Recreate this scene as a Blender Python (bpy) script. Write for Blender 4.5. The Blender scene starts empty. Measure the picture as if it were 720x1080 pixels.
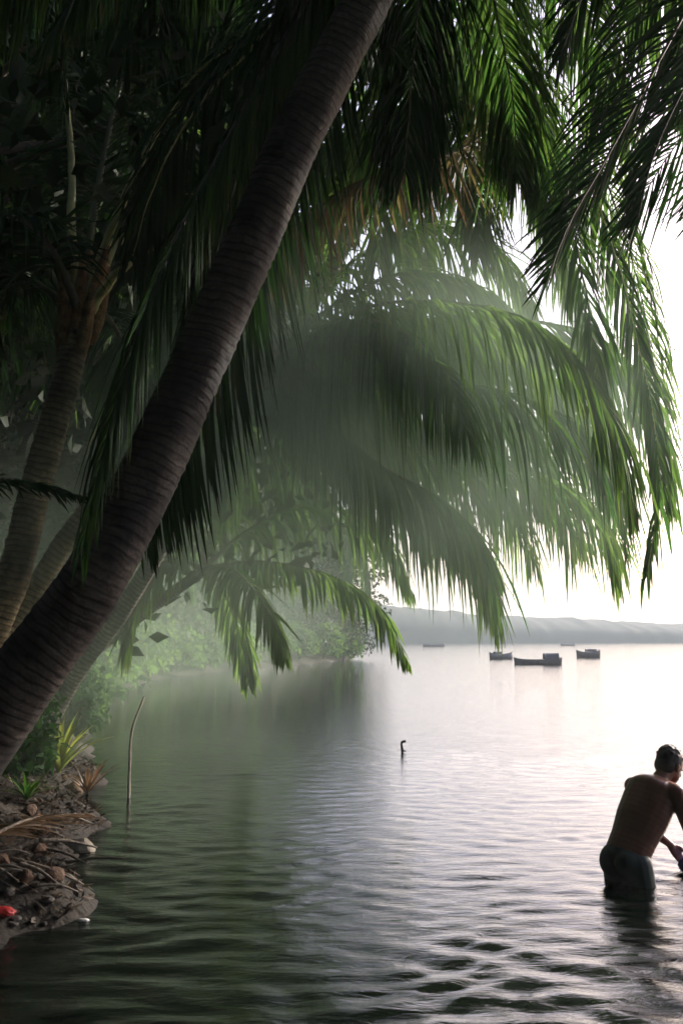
import bpy, bmesh, math, random
import numpy as np
from mathutils import Vector, Matrix

random.seed(7)
R = np.random.default_rng(11)
sc = bpy.context.scene
COL = sc.collection
CAM_Z = 1.6
F = 1050.0
TILT = math.atan(132.0 / F)
UP = np.array([0, 0, 1.0])


def P(px, py, d):
    """World point seen at photo pixel (px, py) whose ground distance in front of the camera is d."""
    u = (px - 360) / F
    v = (540 - py) / F
    c, s = math.cos(TILT), math.sin(TILT)
    y = c - v * s
    z = s + v * c
    k = d / y
    return np.array([u * k, d, CAM_Z + z * k])


def nrm(a):
    a = np.asarray(a, float)
    n = np.linalg.norm(a, axis=-1, keepdims=True)
    return a / np.maximum(n, 1e-9)


# ------------------------------------------------------------------ materials
def new_mat(name):
    m = bpy.data.materials.new(name)
    m.use_nodes = True
    nt = m.node_tree
    nt.nodes.clear()
    out = nt.nodes.new('ShaderNodeOutputMaterial')
    return m, nt, out


def N(nt, kind, **kw):
    n = nt.nodes.new(kind)
    for k, v in kw.items():
        if k in n.inputs:
            n.inputs[k].default_value = v
        else:
            setattr(n, k, v)
    return n


def ramp(nt, stops, fac):
    r = nt.nodes.new('ShaderNodeValToRGB')
    el = r.color_ramp.elements
    while len(el) < len(stops):
        el.new(0.5)
    for e, (p, c) in zip(el, stops):
        e.position = p
        e.color = (*c, 1)
    nt.links.new(fac, r.inputs[0])
    return r


def mat_leaf(name, c0, c1, dry=(0.16, 0.10, 0.045), trans=0.35, rough=0.42, tcol=1.6, spec=0.5):
    m, nt, out = new_mat(name)
    L = nt.links
    at = N(nt, 'ShaderNodeAttribute', attribute_name='tone')
    sp = N(nt, 'ShaderNodeSeparateColor')
    L.new(at.outputs['Color'], sp.inputs[0])
    mx = N(nt, 'ShaderNodeMix', data_type='RGBA')
    mx.inputs[6].default_value = (*c0, 1)
    mx.inputs[7].default_value = (*c1, 1)
    L.new(sp.outputs[0], mx.inputs[0])
    m2 = N(nt, 'ShaderNodeMix', data_type='RGBA')
    L.new(sp.outputs[1], m2.inputs[0])
    L.new(mx.outputs[2], m2.inputs[6])
    m2.inputs[7].default_value = (*dry, 1)
    p = N(nt, 'ShaderNodeBsdfPrincipled', Roughness=rough)
    p.inputs['Specular IOR Level'].default_value = spec
    L.new(m2.outputs[2], p.inputs['Base Color'])
    t = N(nt, 'ShaderNodeBsdfTranslucent')
    hs = N(nt, 'ShaderNodeHueSaturation', Hue=0.485, Saturation=1.0, Value=tcol)
    L.new(m2.outputs[2], hs.inputs['Color'])
    L.new(hs.outputs[0], t.inputs[0])
    ms = N(nt, 'ShaderNodeMixShader', Fac=trans)
    L.new(p.outputs[0], ms.inputs[1])
    L.new(t.outputs[0], ms.inputs[2])
    L.new(ms.outputs[0], out.inputs[0])
    return m


def mat_noise(name, stops, scale=8.0, detail=6, rough=0.8, bump=0.3, bscale=None, coord='Object', bdist=0.02, spec=0.4):
    m, nt, out = new_mat(name)
    L = nt.links
    tc = N(nt, 'ShaderNodeTexCoord')
    n = N(nt, 'ShaderNodeTexNoise', Scale=scale, Detail=detail, Roughness=0.62)
    L.new(tc.outputs[coord], n.inputs['Vector'])
    r = ramp(nt, stops, n.outputs[0])
    p = N(nt, 'ShaderNodeBsdfPrincipled', Roughness=rough)
    p.inputs['Specular IOR Level'].default_value = spec
    L.new(r.outputs[0], p.inputs['Base Color'])
    if bump:
        n2 = N(nt, 'ShaderNodeTexNoise', Scale=bscale or scale * 3, Detail=5)
        L.new(tc.outputs[coord], n2.inputs['Vector'])
        b = N(nt, 'ShaderNodeBump', Strength=bump, Distance=bdist)
        L.new(n2.outputs[0], b.inputs['Height'])
        L.new(b.outputs[0], p.inputs['Normal'])
    L.new(p.outputs[0], out.inputs[0])
    return m


def mat_trunk(name, dark, light, ring=0.05):
    m, nt, out = new_mat(name)
    L = nt.links
    at = N(nt, 'ShaderNodeAttribute', attribute_name='along')
    tc = N(nt, 'ShaderNodeTexCoord')
    n = N(nt, 'ShaderNodeTexNoise', Scale=16, Detail=8, Roughness=0.8)
    L.new(tc.outputs['Object'], n.inputs['Vector'])
    n3 = N(nt, 'ShaderNodeTexNoise', Scale=2.3, Detail=3)
    L.new(tc.outputs['Object'], n3.inputs['Vector'])
    # worn ring scars: warped by noise and partly erased
    n4 = N(nt, 'ShaderNodeTexNoise', Scale=7.0, Detail=4)
    L.new(tc.outputs['Object'], n4.inputs['Vector'])
    a1 = N(nt, 'ShaderNodeMath', operation='MULTIPLY')
    a1.inputs[1].default_value = 1.0 / ring
    L.new(at.outputs['Fac'], a1.inputs[0])
    a2 = N(nt, 'ShaderNodeMath', operation='MULTIPLY_ADD')
    L.new(n3.outputs[0], a2.inputs[0])
    a2.inputs[1].default_value = 2.5
    L.new(a1.outputs[0], a2.inputs[2])
    a3 = N(nt, 'ShaderNodeMath', operation='MULTIPLY_ADD')
    L.new(n4.outputs[0], a3.inputs[0])
    a3.inputs[1].default_value = 0.6
    L.new(a2.outputs[0], a3.inputs[2])
    fr = N(nt, 'ShaderNodeMath', operation='FRACT')
    L.new(a3.outputs[0], fr.inputs[0])
    rr = ramp(nt, [(0.0, (0.55,) * 3), (0.12, (0.62,) * 3), (0.3, (1,) * 3), (0.8, (0.9,) * 3), (1.0, (0.55,) * 3)], fr.outputs[0])
    mm = N(nt, 'ShaderNodeMath', operation='MULTIPLY')
    L.new(rr.outputs[0], mm.inputs[0])
    L.new(n.outputs[0], mm.inputs[1])
    st = ramp(nt, [(0.38, (0.45,) * 3), (0.5, (0.95,) * 3), (0.6, (1.15,) * 3)], n3.outputs[0])
    m3 = N(nt, 'ShaderNodeMath', operation='MULTIPLY')
    L.new(mm.outputs[0], m3.inputs[0])
    L.new(st.outputs[0], m3.inputs[1])
    n5 = N(nt, 'ShaderNodeTexNoise', Scale=34, Detail=5, Roughness=0.8)
    L.new(tc.outputs['Object'], n5.inputs['Vector'])
    m4 = N(nt, 'ShaderNodeMath', operation='MULTIPLY_ADD')
    L.new(n5.outputs[0], m4.inputs[0])
    m4.inputs[1].default_value = 0.5
    m4.inputs[2].default_value = 0.72
    m5 = N(nt, 'ShaderNodeMath', operation='MULTIPLY')
    L.new(m3.outputs[0], m5.inputs[0])
    L.new(m4.outputs[0], m5.inputs[1])
    mm = m5
    mid_c = tuple(0.55 * a + 0.45 * b for a, b in zip(dark, light))
    cr = ramp(nt, [(0.15, dark), (0.36, mid_c), (0.50, tuple(0.8 * x for x in light)), (0.66, tuple(1.5 * x for x in light))], mm.outputs[0])
    p = N(nt, 'ShaderNodeBsdfPrincipled', Roughness=0.85)
    L.new(cr.outputs[0], p.inputs['Base Color'])
    b = N(nt, 'ShaderNodeBump', Strength=0.7, Distance=0.02)
    L.new(mm.outputs[0], b.inputs['Height'])
    L.new(b.outputs[0], p.inputs['Normal'])
    L.new(p.outputs[0], out.inputs[0])
    return m


def mat_plain(name, c, rough=0.6, spec=0.5, var=0.25, scale=12):
    c = tuple(c)
    return mat_noise(name, [(0.3, tuple(x * (1 - var) for x in c)), (0.7, tuple(min(1, x * (1 + var)) for x in c))],
                     scale=scale, rough=rough, bump=0.15, spec=spec, bdist=0.004)


M = {}
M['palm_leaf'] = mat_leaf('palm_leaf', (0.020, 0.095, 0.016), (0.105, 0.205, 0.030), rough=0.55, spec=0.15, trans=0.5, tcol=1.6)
M['shaded_leaf'] = mat_leaf('shaded_leaf', (0.010, 0.034, 0.010), (0.026, 0.085, 0.014), trans=0.28, rough=0.7, spec=0.08)  # darker copy of the palm leaf, shade put into its colour
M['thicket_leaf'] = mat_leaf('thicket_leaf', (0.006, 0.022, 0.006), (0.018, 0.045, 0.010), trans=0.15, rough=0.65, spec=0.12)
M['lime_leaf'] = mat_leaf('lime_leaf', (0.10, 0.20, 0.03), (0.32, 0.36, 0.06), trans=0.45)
M['dry_leaf'] = mat_leaf('dry_leaf', (0.10, 0.065, 0.03), (0.24, 0.15, 0.07), trans=0.25)
M['midrib'] = mat_plain('midrib', (0.12, 0.13, 0.04), 0.6)
M['midrib_pale'] = mat_plain('midrib_pale', (0.72, 0.66, 0.26), 0.5)
M['midrib_dark'] = mat_plain('midrib_dark', (0.05, 0.055, 0.025), 0.5)
M['trunk'] = mat_trunk('trunk', (0.008, 0.0065, 0.006), (0.125, 0.104, 0.084))
M['trunk_warm'] = mat_trunk('trunk_warm', (0.07, 0.048, 0.026), (0.56, 0.43, 0.25))
M['trunk_grey'] = mat_trunk('trunk_grey', (0.05, 0.045, 0.04), (0.26, 0.23, 0.19))
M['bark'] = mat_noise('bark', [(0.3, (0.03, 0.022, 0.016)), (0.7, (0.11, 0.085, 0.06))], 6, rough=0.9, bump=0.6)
M['sheath'] = mat_noise('sheath', [(0.3, (0.10, 0.05, 0.015)), (0.55, (0.34, 0.17, 0.05)), (0.75, (0.50, 0.33, 0.12))], 14, rough=0.8, bump=0.8)
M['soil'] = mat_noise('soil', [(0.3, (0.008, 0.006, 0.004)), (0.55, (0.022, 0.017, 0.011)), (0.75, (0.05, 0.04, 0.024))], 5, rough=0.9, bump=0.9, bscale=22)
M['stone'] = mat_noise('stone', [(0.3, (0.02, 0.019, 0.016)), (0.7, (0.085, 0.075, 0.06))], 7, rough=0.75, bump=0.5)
M['pale_stone'] = mat_noise('pale_stone', [(0.3, (0.16, 0.14, 0.10)), (0.7, (0.30, 0.27, 0.21))], 9, rough=0.8, bump=0.5)
M['husk'] = mat_noise('husk', [(0.3, (0.04, 0.022, 0.012)), (0.7, (0.14, 0.08, 0.045))], 16, rough=0.9, bump=0.8)
M['pale_husk'] = mat_noise('pale_husk', [(0.3, (0.40, 0.26, 0.16)), (0.7, (0.66, 0.48, 0.34))], 16, rough=0.8, bump=0.6)
M['driftwood'] = mat_noise('driftwood', [(0.3, (0.07, 0.06, 0.045)), (0.7, (0.26, 0.22, 0.17))], 13, rough=0.85, bump=0.5)
M['stick'] = mat_plain('stick', (0.62, 0.58, 0.48), 0.7)
M['dark_wood'] = mat_plain('dark_wood', (0.03, 0.024, 0.02), 0.8)
M['red'] = mat_plain('red', (0.50, 0.02, 0.02), 0.5)
M['skin'] = mat_noise('skin', [(0.3, (0.15, 0.050, 0.026)), (0.7, (0.24, 0.085, 0.045))], 7, rough=0.42, bump=0.08, spec=0.5, bdist=0.003)
M['hair'] = mat_noise('hair', [(0.3, (0.006, 0.005, 0.004)), (0.7, (0.022, 0.017, 0.012))], 60, rough=0.5, bump=0.8, bdist=0.006)
M['shorts'] = mat_noise('shorts', [(0.3, (0.005, 0.020, 0.022)), (0.7, (0.010, 0.040, 0.040))], 20, rough=0.55, bump=0.3, bdist=0.006)
M['cloth'] = mat_noise('cloth', [(0.3, (0.03, 0.05, 0.20)), (0.7, (0.06, 0.10, 0.34))], 14, rough=0.7, bump=0.4, bdist=0.01)
M['eye'] = mat_plain('eye', (0.35, 0.33, 0.3), 0.2)
M['hull'] = mat_noise('hull', [(0.3, (0.05, 0.045, 0.05)), (0.7, (0.11, 0.10, 0.10))], 3, rough=0.6, bump=0.2)
M['hull_grey'] = mat_noise('hull_grey', [(0.3, (0.13, 0.13, 0.13)), (0.7, (0.21, 0.21, 0.22))], 3, rough=0.6, bump=0.2)
M['tarp'] = mat_plain('tarp', (0.07, 0.07, 0.085), 0.7)
M['far_trees'] = mat_noise('far_trees', [(0.3, (0.02, 0.035, 0.03)), (0.7, (0.04, 0.06, 0.045))], 0.15, rough=0.9, bump=0.0)
M['white_scrap'] = mat_plain('white_scrap', (0.62, 0.62, 0.58), 0.5)


# ------------------------------------------------------------------ object helpers
def link(o, parent=None):
    COL.objects.link(o)
    if parent is not None:
        o.parent = parent
    return o


def tag(o, label=None, cat=None, group=None, kind=None):
    if label:
        o['label'] = label
    if cat:
        o['category'] = cat
    if group:
        o['group'] = group
    if kind:
        o['kind'] = kind
    return o


def empty(name, loc, label=None, cat=None, group=None, rz=0.0):
    o = bpy.data.objects.new(name, None)
    o.empty_display_size = 0.3
    o.location = Vector(loc)
    o.rotation_euler = (0, 0, rz)
    link(o)
    return tag(o, label, cat, group)


class MB:
    """Collects numpy geometry for one mesh."""
    def __init__(s):
        s.v, s.f, s.mi, s.tone, s.along, s.n = [], [], [], [], [], 0

    def add(s, v, f, mi=0, tone=None, along=None):
        v = np.asarray(v, float).reshape(-1, 3)
        f = np.asarray(f, int)
        s.v.append(v)
        s.f.append((f + s.n, mi))
        s.tone.append(np.zeros((len(v), 2)) if tone is None else tone)
        s.along.append(np.zeros(len(v)) if along is None else along)
        s.n += len(v)

    def build(s, name, mats, parent=None, origin=None, smooth=True):
        V = np.concatenate(s.v)
        if origin is not None:
            V = V - np.asarray(origin)
        faces, mis = [], []
        for f, mi in s.f:
            faces.extend(f.tolist())
            mis.extend([mi] * len(f))
        me = bpy.data.meshes.new(name)
        me.from_pydata(V.tolist(), [], faces)
        for m in (mats if isinstance(mats, (list, tuple)) else [mats]):
            me.materials.append(m)
        me.polygons.foreach_set('material_index', mis)
        if smooth:
            me.polygons.foreach_set('use_smooth', [True] * len(faces))
        T = np.concatenate(s.tone)
        c = np.zeros((len(V), 4), np.float32)
        c[:, :2] = T
        c[:, 3] = 1
        a = me.attributes.new('tone', 'FLOAT_COLOR', 'POINT')
        a.data.foreach_set('color', c.ravel())
        A = np.concatenate(s.along).astype(np.float32)
        if A.any():
            a = me.attributes.new('along', 'FLOAT', 'POINT')
            a.data.foreach_set('value', A)
        me.update()
        o = bpy.data.objects.new(name, me)
        return link(o, parent)


def catmull(pts, n):
    pts = np.asarray(pts, float)
    p = np.vstack([2 * pts[0] - pts[1], pts, 2 * pts[-1] - pts[-2]])
    out = []
    for i in range(1, len(p) - 2):
        t = np.linspace(0, 1, 24, endpoint=False)[:, None]
        a, b, c, d = p[i - 1], p[i], p[i + 1], p[i + 2]
        out.append(0.5 * ((2 * b) + (-a + c) * t + (2 * a - 5 * b + 4 * c - d) * t ** 2 + (-a + 3 * b - 3 * c + d) * t ** 3))
    out = np.vstack(out + [pts[-1][None]])
    s = np.concatenate([[0], np.cumsum(np.linalg.norm(np.diff(out, axis=0), axis=1))])
    q = np.linspace(0, s[-1], n)
    return np.stack([np.interp(q, s, out[:, k]) for k in range(3)], 1), s[-1]


def frames(C):
    T = nrm(np.gradient(C, axis=0))
    ref = np.array([0.31, 0.95, 0.05])
    if abs(T[0] @ ref) > 0.9:
        ref = np.array([1, 0, 0.])
    A = nrm(ref - (T @ ref)[:, None] * T)
    B = np.cross(T, A)
    return T, A, B


def tube(mb, C, rad, sides=8, mi=0, tone=None, along=True, caps=True):
    C = np.asarray(C, float)
    rad = np.asarray(rad, float)
    if rad.ndim < 2:
        rad = rad * np.ones(len(C))
    T, A, B = frames(C)
    th = np.linspace(0, 2 * math.pi, sides, endpoint=False)
    if rad.ndim == 1:
        rad = rad[:, None] * np.ones(sides)
    V = C[:, None] + rad[..., None] * (A[:, None] * np.cos(th)[None, :, None] + B[:, None] * np.sin(th)[None, :, None])
    n = len(C)
    i = np.arange(n - 1)[:, None]
    j = np.arange(sides)[None]
    k = (j + 1) % sides
    f = np.stack([i * sides + j + 0 * k, i * sides + k, (i + 1) * sides + k, (i + 1) * sides + j + 0 * k], -1).reshape(-1, 4)
    s = np.concatenate([[0], np.cumsum(np.linalg.norm(np.diff(C, axis=0), axis=1))]) + 1e-3
    al = np.repeat(s, sides) if along else None
    tn = None
    if tone is not None:
        tn = np.tile(np.array(tone, float), (n * sides, 1))
    base = mb.n
    mb.add(V.reshape(-1, 3), f, mi, tn, al)
    if caps:
        mb.f.append((np.array([[base + q for q in range(sides)][::-1]]), mi))
        mb.f.append((np.array([[base + (n - 1) * sides + q for q in range(sides)]]), mi))


# ------------------------------------------------------------------ palms
def spine_generic(L, elev, curl, n=30, az=0.0):
    """Spine leaving the crown along +X at elevation elev, bending down under its weight."""
    p = np.zeros(3)
    pts = [p.copy()]
    e = elev
    for k in range(n - 1):
        t = k / (n - 1)
        e -= curl * (0.35 + 1.5 * t) / (n - 1) * max(0.15, math.cos(min(e, 1.5)) if e > 0 else 1.0)
        e = max(e, -1.45)
        p = p + L / (n - 1) * np.array([math.cos(e), 0, math.sin(e)])
        pts.append(p.copy())
    pts = np.array(pts)
    c, s = math.cos(az), math.sin(az)
    return np.stack([pts[:, 0] * c, pts[:, 0] * s, pts[:, 2]], 1)


def add_frond(mb, spine, leaf=1.0, n=95, droop=0.75, w=0.034, start=0.14, dry=0.0, fwd=0.55, K=5,
              wind=(0, 0, 0), tone=(0.15, 0.75), lift=0.25, gaps=0.04, twist=0.5, mi=0, ragged=0.12):
    sp = np.asarray(spine, float)
    m = len(sp)
    T = nrm(np.gradient(sp, axis=0))
    h = sp[-1] - sp[0]
    h[2] = 0
    if np.linalg.norm(h) < 0.25:
        h = np.array([1.0, 0.2, 0])
    S0 = nrm(np.cross(nrm(h), UP))
    s = np.linspace(start, 0.995, n)
    s = np.concatenate([s, s + 0.4 / n * (1 - start)])
    sgn = np.concatenate([np.ones(n), -np.ones(n)])
    s = np.clip(s + R.normal(0, 0.15 / n, 2 * n), start, 1)
    keep = R.random(2 * n) > gaps
    s, sgn = s[keep], sgn[keep]
    q = s * (m - 1)
    base = np.stack([np.interp(q, np.arange(m), sp[:, k]) for k in range(3)], 1)
    Tt = nrm(np.stack([np.interp(q, np.arange(m), T[:, k]) for k in range(3)], 1))
    S = nrm(S0 - (Tt @ S0)[:, None] * Tt)
    Nn = np.cross(S, Tt)
    Nn *= np.where(Nn[:, 2:3] < -0.05, -1, 1)
    u = (s - start) / (1 - start)
    Ln = leaf * (0.45 + 0.75 * np.sin(np.pi * np.clip(u * 0.85 + 0.1, 0, 1)) ** 0.8) * np.where(u > 0.8, 1 - (u - 0.8) * 1.9, 1)
    Ln = Ln * (1 + R.normal(0, ragged, len(s)))
    a = fwd + 0.5 * u + R.normal(0, 0.08, len(s))
    d0 = nrm(S * (sgn * np.cos(a))[:, None] + Tt * np.sin(a)[:, None] + Nn * lift + R.normal(0, 0.05, (len(s), 3)))
    dr = np.clip(droop + R.normal(0, 0.08, len(s)) - 0.25 * R.random(len(s)) ** 3, 0.05, 0.98)
    wind = np.asarray(wind, float)
    pts = [base]
    dirs = []
    p = base
    for k in range(K):
        g = (dr * min(1.0, ((k + 0.8) / K) ** 0.55 * 1.12))[:, None]
        g = np.clip(g, 0, 0.97)
        d = nrm(d0 * (1 - g) + (np.array([0, 0, -1.0]) + wind) * g)
        dirs.append(d)
        p = p + d * (Ln / K)[:, None]
        pts.append(p)
    dirs.append(dirs[-1])
    pts = np.stack(pts, 1)
    D = np.stack(dirs, 1)
    W = nrm(Tt[:, None] - (np.einsum('ijk,ik->ij', D, Tt))[..., None] * D)
    ph = R.normal(0, twist, len(s))[:, None, None]
    X = np.cross(D, W)
    W2 = W * np.cos(ph) + X * np.sin(ph)
    X2 = np.cross(D, W2)
    prof = np.interp(np.linspace(0, 1, K + 1), [0, 0.2, 0.55, 0.8, 1], [0.45, 1.0, 1.0, 0.65, 0.05])
    ww = w * prof[None, :, None] * (0.8 + 0.4 * R.random(len(s)))[:, None, None] * 0.5
    V = np.stack([pts - W2 * ww + X2 * ww * 0.5, pts, pts + W2 * ww + X2 * ww * 0.5], 2)
    nl = len(s)
    V = V.reshape(-1, 3)
    b = (np.arange(nl) * (K + 1) * 3)[:, None, None]
    kk = (np.arange(K) * 3)[None, :, None]
    cc = np.arange(2)[None, None]
    o = b + kk + cc
    f = np.stack([o, o + 1, o + 4, o + 3], -1).reshape(-1, 4)
    tn = np.zeros((nl, (K + 1) * 3, 2))
    tn[..., 0] = (tone[0] + (tone[1] - tone[0]) * R.random(nl))[:, None]
    dv = (R.random(nl) < dry) * (0.5 + 0.5 * R.random(nl))
    tipd = (np.repeat(np.arange(K + 1), 3) == K) * 0.5
    tn[..., 1] = np.clip(dv[:, None] + tipd[None] * (R.random(nl) < 0.3)[:, None], 0, 1)
    mb.add(V, f, mi, tn.reshape(-1, 2))


def frond_obj(root, spine, mats=('palm_leaf', 'midrib'), r0=0.022, label=None, sub=True, origin=None, **kw):
    origin = np.array(root.location) if origin is None else origin
    mb = MB()
    add_frond(mb, spine, **kw)
    o = mb.build('frond', M[mats[0]], root, origin)
    if label:
        o['label'] = label
    sp = np.asarray(spine)
    rb = MB()
    t = np.linspace(0, 1, len(sp))
    rad = r0 * (1 - 0.85 * t ** 0.8)
    rad[:3] *= np.array([1.9, 1.5, 1.2])
    tube(rb, sp, rad, 6, along=False)
    m = rb.build('midrib', M[mats[1]], o if sub else root, origin)
    return o


def img(pts, n=34):
    """Spine through photo-plane control points given as (px, py, distance)."""
    C, L = catmull([P(*p) for p in pts], n)
    C[1:-1] += R.normal(0, 0.004, (n - 2, 3))
    return C


def trunk_obj(root, pts, radii, mat, sides=28, step=0.016, ring=0.075, depth=0.03, name='trunk', origin=None):
    C, L = catmull(pts, 400)
    n = max(30, int(L / step))
    C, L = catmull(C[::8], n)
    s = np.linspace(0, L, n)
    rk = np.array(radii)
    r = np.interp(s / L, np.linspace(0, 1, len(rk)), rk)
    C = C + 0.012 * np.stack([np.sin(s * 3.1 + 1), np.sin(s * 2.3), 0 * s], 1)
    th = np.linspace(0, 2 * math.pi, sides, endpoint=False)
    jit = np.interp(s, np.arange(0, L + 1, ring * 1.7), np.cumsum(R.normal(0, 0.5, len(np.arange(0, L + 1, ring * 1.7)))) * 0.6)
    ph = s[:, None] / ring + jit[:, None] + 0.3 * np.sin(th[None] + s[:, None] * 0.9) + 0.07 * np.sin(3 * th[None] + s[:, None] * 4) + 0.03 * np.sin(7 * th[None] + s[:, None] * 9)
    fr = ph % 1.0
    cell = np.floor(ph)
    amp = 0.6 + 0.8 * np.abs(np.sin(cell * 12.9898 + np.round(th[None] * 2) * 4.1))
    rr = r[:, None] * (1 + depth * amp * (fr ** 0.6 - 0.55)) * (1 + 0.015 * np.sin(5 * th[None] + s[:, None] * 2.2))
    lump = sum(np.sin(a_ * th[None] + b_ * s[:, None] + c_) for a_, b_, c_ in ((2, 3.1, 1), (3, -5.3, 2), (1, 7.7, 0), (4, 11.0, 4)))
    rr *= 1 + 0.012 * lump
    rr += R.normal(0, 0.0022, rr.shape)
    mb = MB()
    tube(mb, C, rr, sides)
    return mb.build(name, M[mat], root, np.array(root.location) if origin is None else origin)


def fiber_crown(root, c, up, r=0.16, origin=None, mat='sheath', h=0.45):
    """Fibrous leaf bases wrapped round the top of a palm trunk."""
    mb = MB()
    up = nrm(up)
    a = nrm(np.cross(up, [0.2, 1, 0.1]))
    b = np.cross(up, a)
    for k in range(11):
        th = k * 2.399
        o = a * math.cos(th) + b * math.sin(th)
        z0 = -h * 0.6 + h * 0.06 * k
        pts = [c + up * z0 + o * r * 0.75, c + up * (z0 + h * 0.4) + o * r * 1.05, c + up * (z0 + h * 0.85) + o * r * (1.3 + 0.3 * R.random())]
        C, _ = catmull(pts, 7)
        tube(mb, C, np.interp(np.linspace(0, 1, 7), [0, 0.3, 1], [0.05, 0.075, 0.03]) * (r / 0.16), 7, along=False)
    return mb.build('leaf_base', M[mat], root, np.array(root.location) if origin is None else origin)


# shoreline: x as a function of y
SY = [-60, -20, 0, 3.5, 5.1, 5.9, 7.4, 9.4, 13, 19, 28, 40, 52, 62, 72, 79, 86, 110, 160, 240, 300]
SX = [-4, -3.2, -2.6, -2.1, -1.78, -1.62, -1.85, -2.25, -3.2, -4.8, -6.6, -7.2, -4.8, -1.8, 0.7, 0.9, -2, -14, -30, -60, -90]


def terr(x, y):
    s = np.interp(y, SY, SX) + 0.12 * np.sin(y * 2.3) + 0.07 * np.sin(y * 5.1 + 1) - x
    h = np.where(s < 0, np.maximum(0.42 * s, -0.7), 0.42 * (1 - np.exp(-np.maximum(s, 0) / 0.9)) + 0.07 * np.maximum(s, 0))
    h = h + np.clip(s - 7, 0, 40) * 0.55 * np.clip((90 - y) / 30, 0, 1)
    h = np.maximum(h, 0) + np.minimum(h, 0) * 1.0
    h = h + np.clip(-7 - y, 0, 30) * 0.75 * np.clip(1.0 - (x - 20) / 30, 0, 1)  # unseen hillside behind the camera, added to block sky light
    h = h + np.where(s > 0, 1, 0.2) * (0.035 * np.sin(x * 7.1 + y * 3) * np.sin(y * 6.3 - x * 2) + 0.06 * np.sin(x * 2.1 + 1.3) * np.sin(y * 1.7))
    return h


# ---- terrain
def grid_mesh(xs, ys, zf, name, mat):
    X, Y = np.meshgrid(xs, ys)
    Z = zf(X, Y)
    V = np.stack([X, Y, Z], -1).reshape(-1, 3)
    nx, ny = len(xs), len(ys)
    i = np.arange(ny - 1)[:, None] * nx
    j = np.arange(nx - 1)[None]
    a = i + j
    f = np.stack([a, a + 1, a + nx + 1, a + nx], -1).reshape(-1, 4)
    mb = MB()
    mb.add(V, f)
    return mb.build(name, mat)


xs = np.concatenate([np.linspace(-130, -14, 40), np.linspace(-13.6, -5, 40), np.linspace(-4.9, 3, 120), np.linspace(3.5, 60, 60)])
ys = np.concatenate([np.linspace(-40, 2, 40), np.linspace(2.1, 14, 160), np.linspace(14.4, 95, 130), np.linspace(97, 330, 50)])
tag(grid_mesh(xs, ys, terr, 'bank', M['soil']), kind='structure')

# ---- water
def axis(segs):
    out = []
    for a, b, st0, st1 in segs:
        x = a
        while x < b:
            out.append(x)
            x += st0 + (st1 - st0) * (x - a) / (b - a)
    return np.array(out)


half_pos = axis([(0, 7.0, 0.04, 0.05), (7.0, 40, 0.06, 2.0), (40, 1450, 3, 90)])
xs = np.concatenate([-half_pos[::-1][:-1], half_pos, [1450]])
ys = np.concatenate([-axis([(0.4, 60, 0.3, 5), (60, 1450, 10, 120)])[::-1], axis([(0, 2.5, 0.1, 0.04), (2.5, 12, 0.03, 0.04), (12, 40, 0.045, 0.5), (40, 1450, 0.6, 80)]), [1450]])
WV = []
wr = np.random.default_rng(5)
for k in range(90):
    lam = 0.075 * (10 ** (wr.random() * 0.72))
    ang = wr.normal(math.pi / 2, 0.25 + 0.5 * wr.random())
    WV.append((2 * math.pi / lam, ang, lam * 0.0100 * (0.6 + 0.8 * wr.random()), wr.random() * 6.28, wr.normal(0, 1, 4), wr.random(4) * 6.28))


def wz(X, Y):
    Z = np.zeros_like(X)
    Xw = X + 0.25 * np.sin(Y * 0.9 + 0.4 * X) + 0.12 * np.sin(2.3 * X + Y)
    Yw = Y + 0.18 * np.sin(X * 1.3 + 0.5 * Y) + 0.1 * np.sin(X * 3.1 - Y)
    for k, a, am, p, ev, ep in WV:
        lam = 2 * math.pi / k
        fade = np.clip((lam * 26 - np.hypot(X, Y) * 0.55) / (lam * 20), 0, 1)
        env = np.sin(X * (1.7 + ev[0]) + Y * ev[1] + ep[0]) * np.sin(Y * (2.3 + ev[2]) + X * ev[3] * 0.5 + ep[1])
        Z += am * fade * np.clip(env, 0, 1) * np.sin(k * (Xw * math.cos(a) + Yw * math.sin(a)) + p)
    mod = 0.55 + 0.45 * np.sin(X * 0.7 + 1.2) * np.sin(Y * 0.55 + 0.3)
    Z *= 0.6 + 0.8 * mod
    # rings spreading from the wading person
    r = np.hypot(X - 2.15, Y - 6.8)
    Z += 0.004 * np.sin(2 * math.pi * r / 0.3) * np.exp(-r / 0.8) * np.clip(r / 0.3, 0, 1)
    return Z


m, nt, out = new_mat('water')
tc = N(nt, 'ShaderNodeTexCoord')
mp = N(nt, 'ShaderNodeMapping')
mp.inputs['Scale'].default_value = (0.4, 1.0, 1.0)
nt.links.new(tc.outputs['Object'], mp.inputs[0])
n1 = N(nt, 'ShaderNodeTexNoise', Scale=12.0, Detail=5, Roughness=0.6, Distortion=0.5)
nt.links.new(mp.outputs[0], n1.inputs['Vector'])
b1 = N(nt, 'ShaderNodeBump', Strength=0.42, Distance=0.02)
nt.links.new(n1.outputs[0], b1.inputs['Height'])
p = N(nt, 'ShaderNodeBsdfPrincipled', Roughness=0.012)
p.inputs['Base Color'].default_value = (0.0015, 0.0035, 0.002, 1)
p.inputs['IOR'].default_value = 1.333
nt.links.new(b1.outputs[0], p.inputs['Normal'])
nt.links.new(p.outputs[0], out.inputs[0])
M['water'] = m
tag(grid_mesh(xs, ys, wz, 'water', m), kind='structure')


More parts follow.
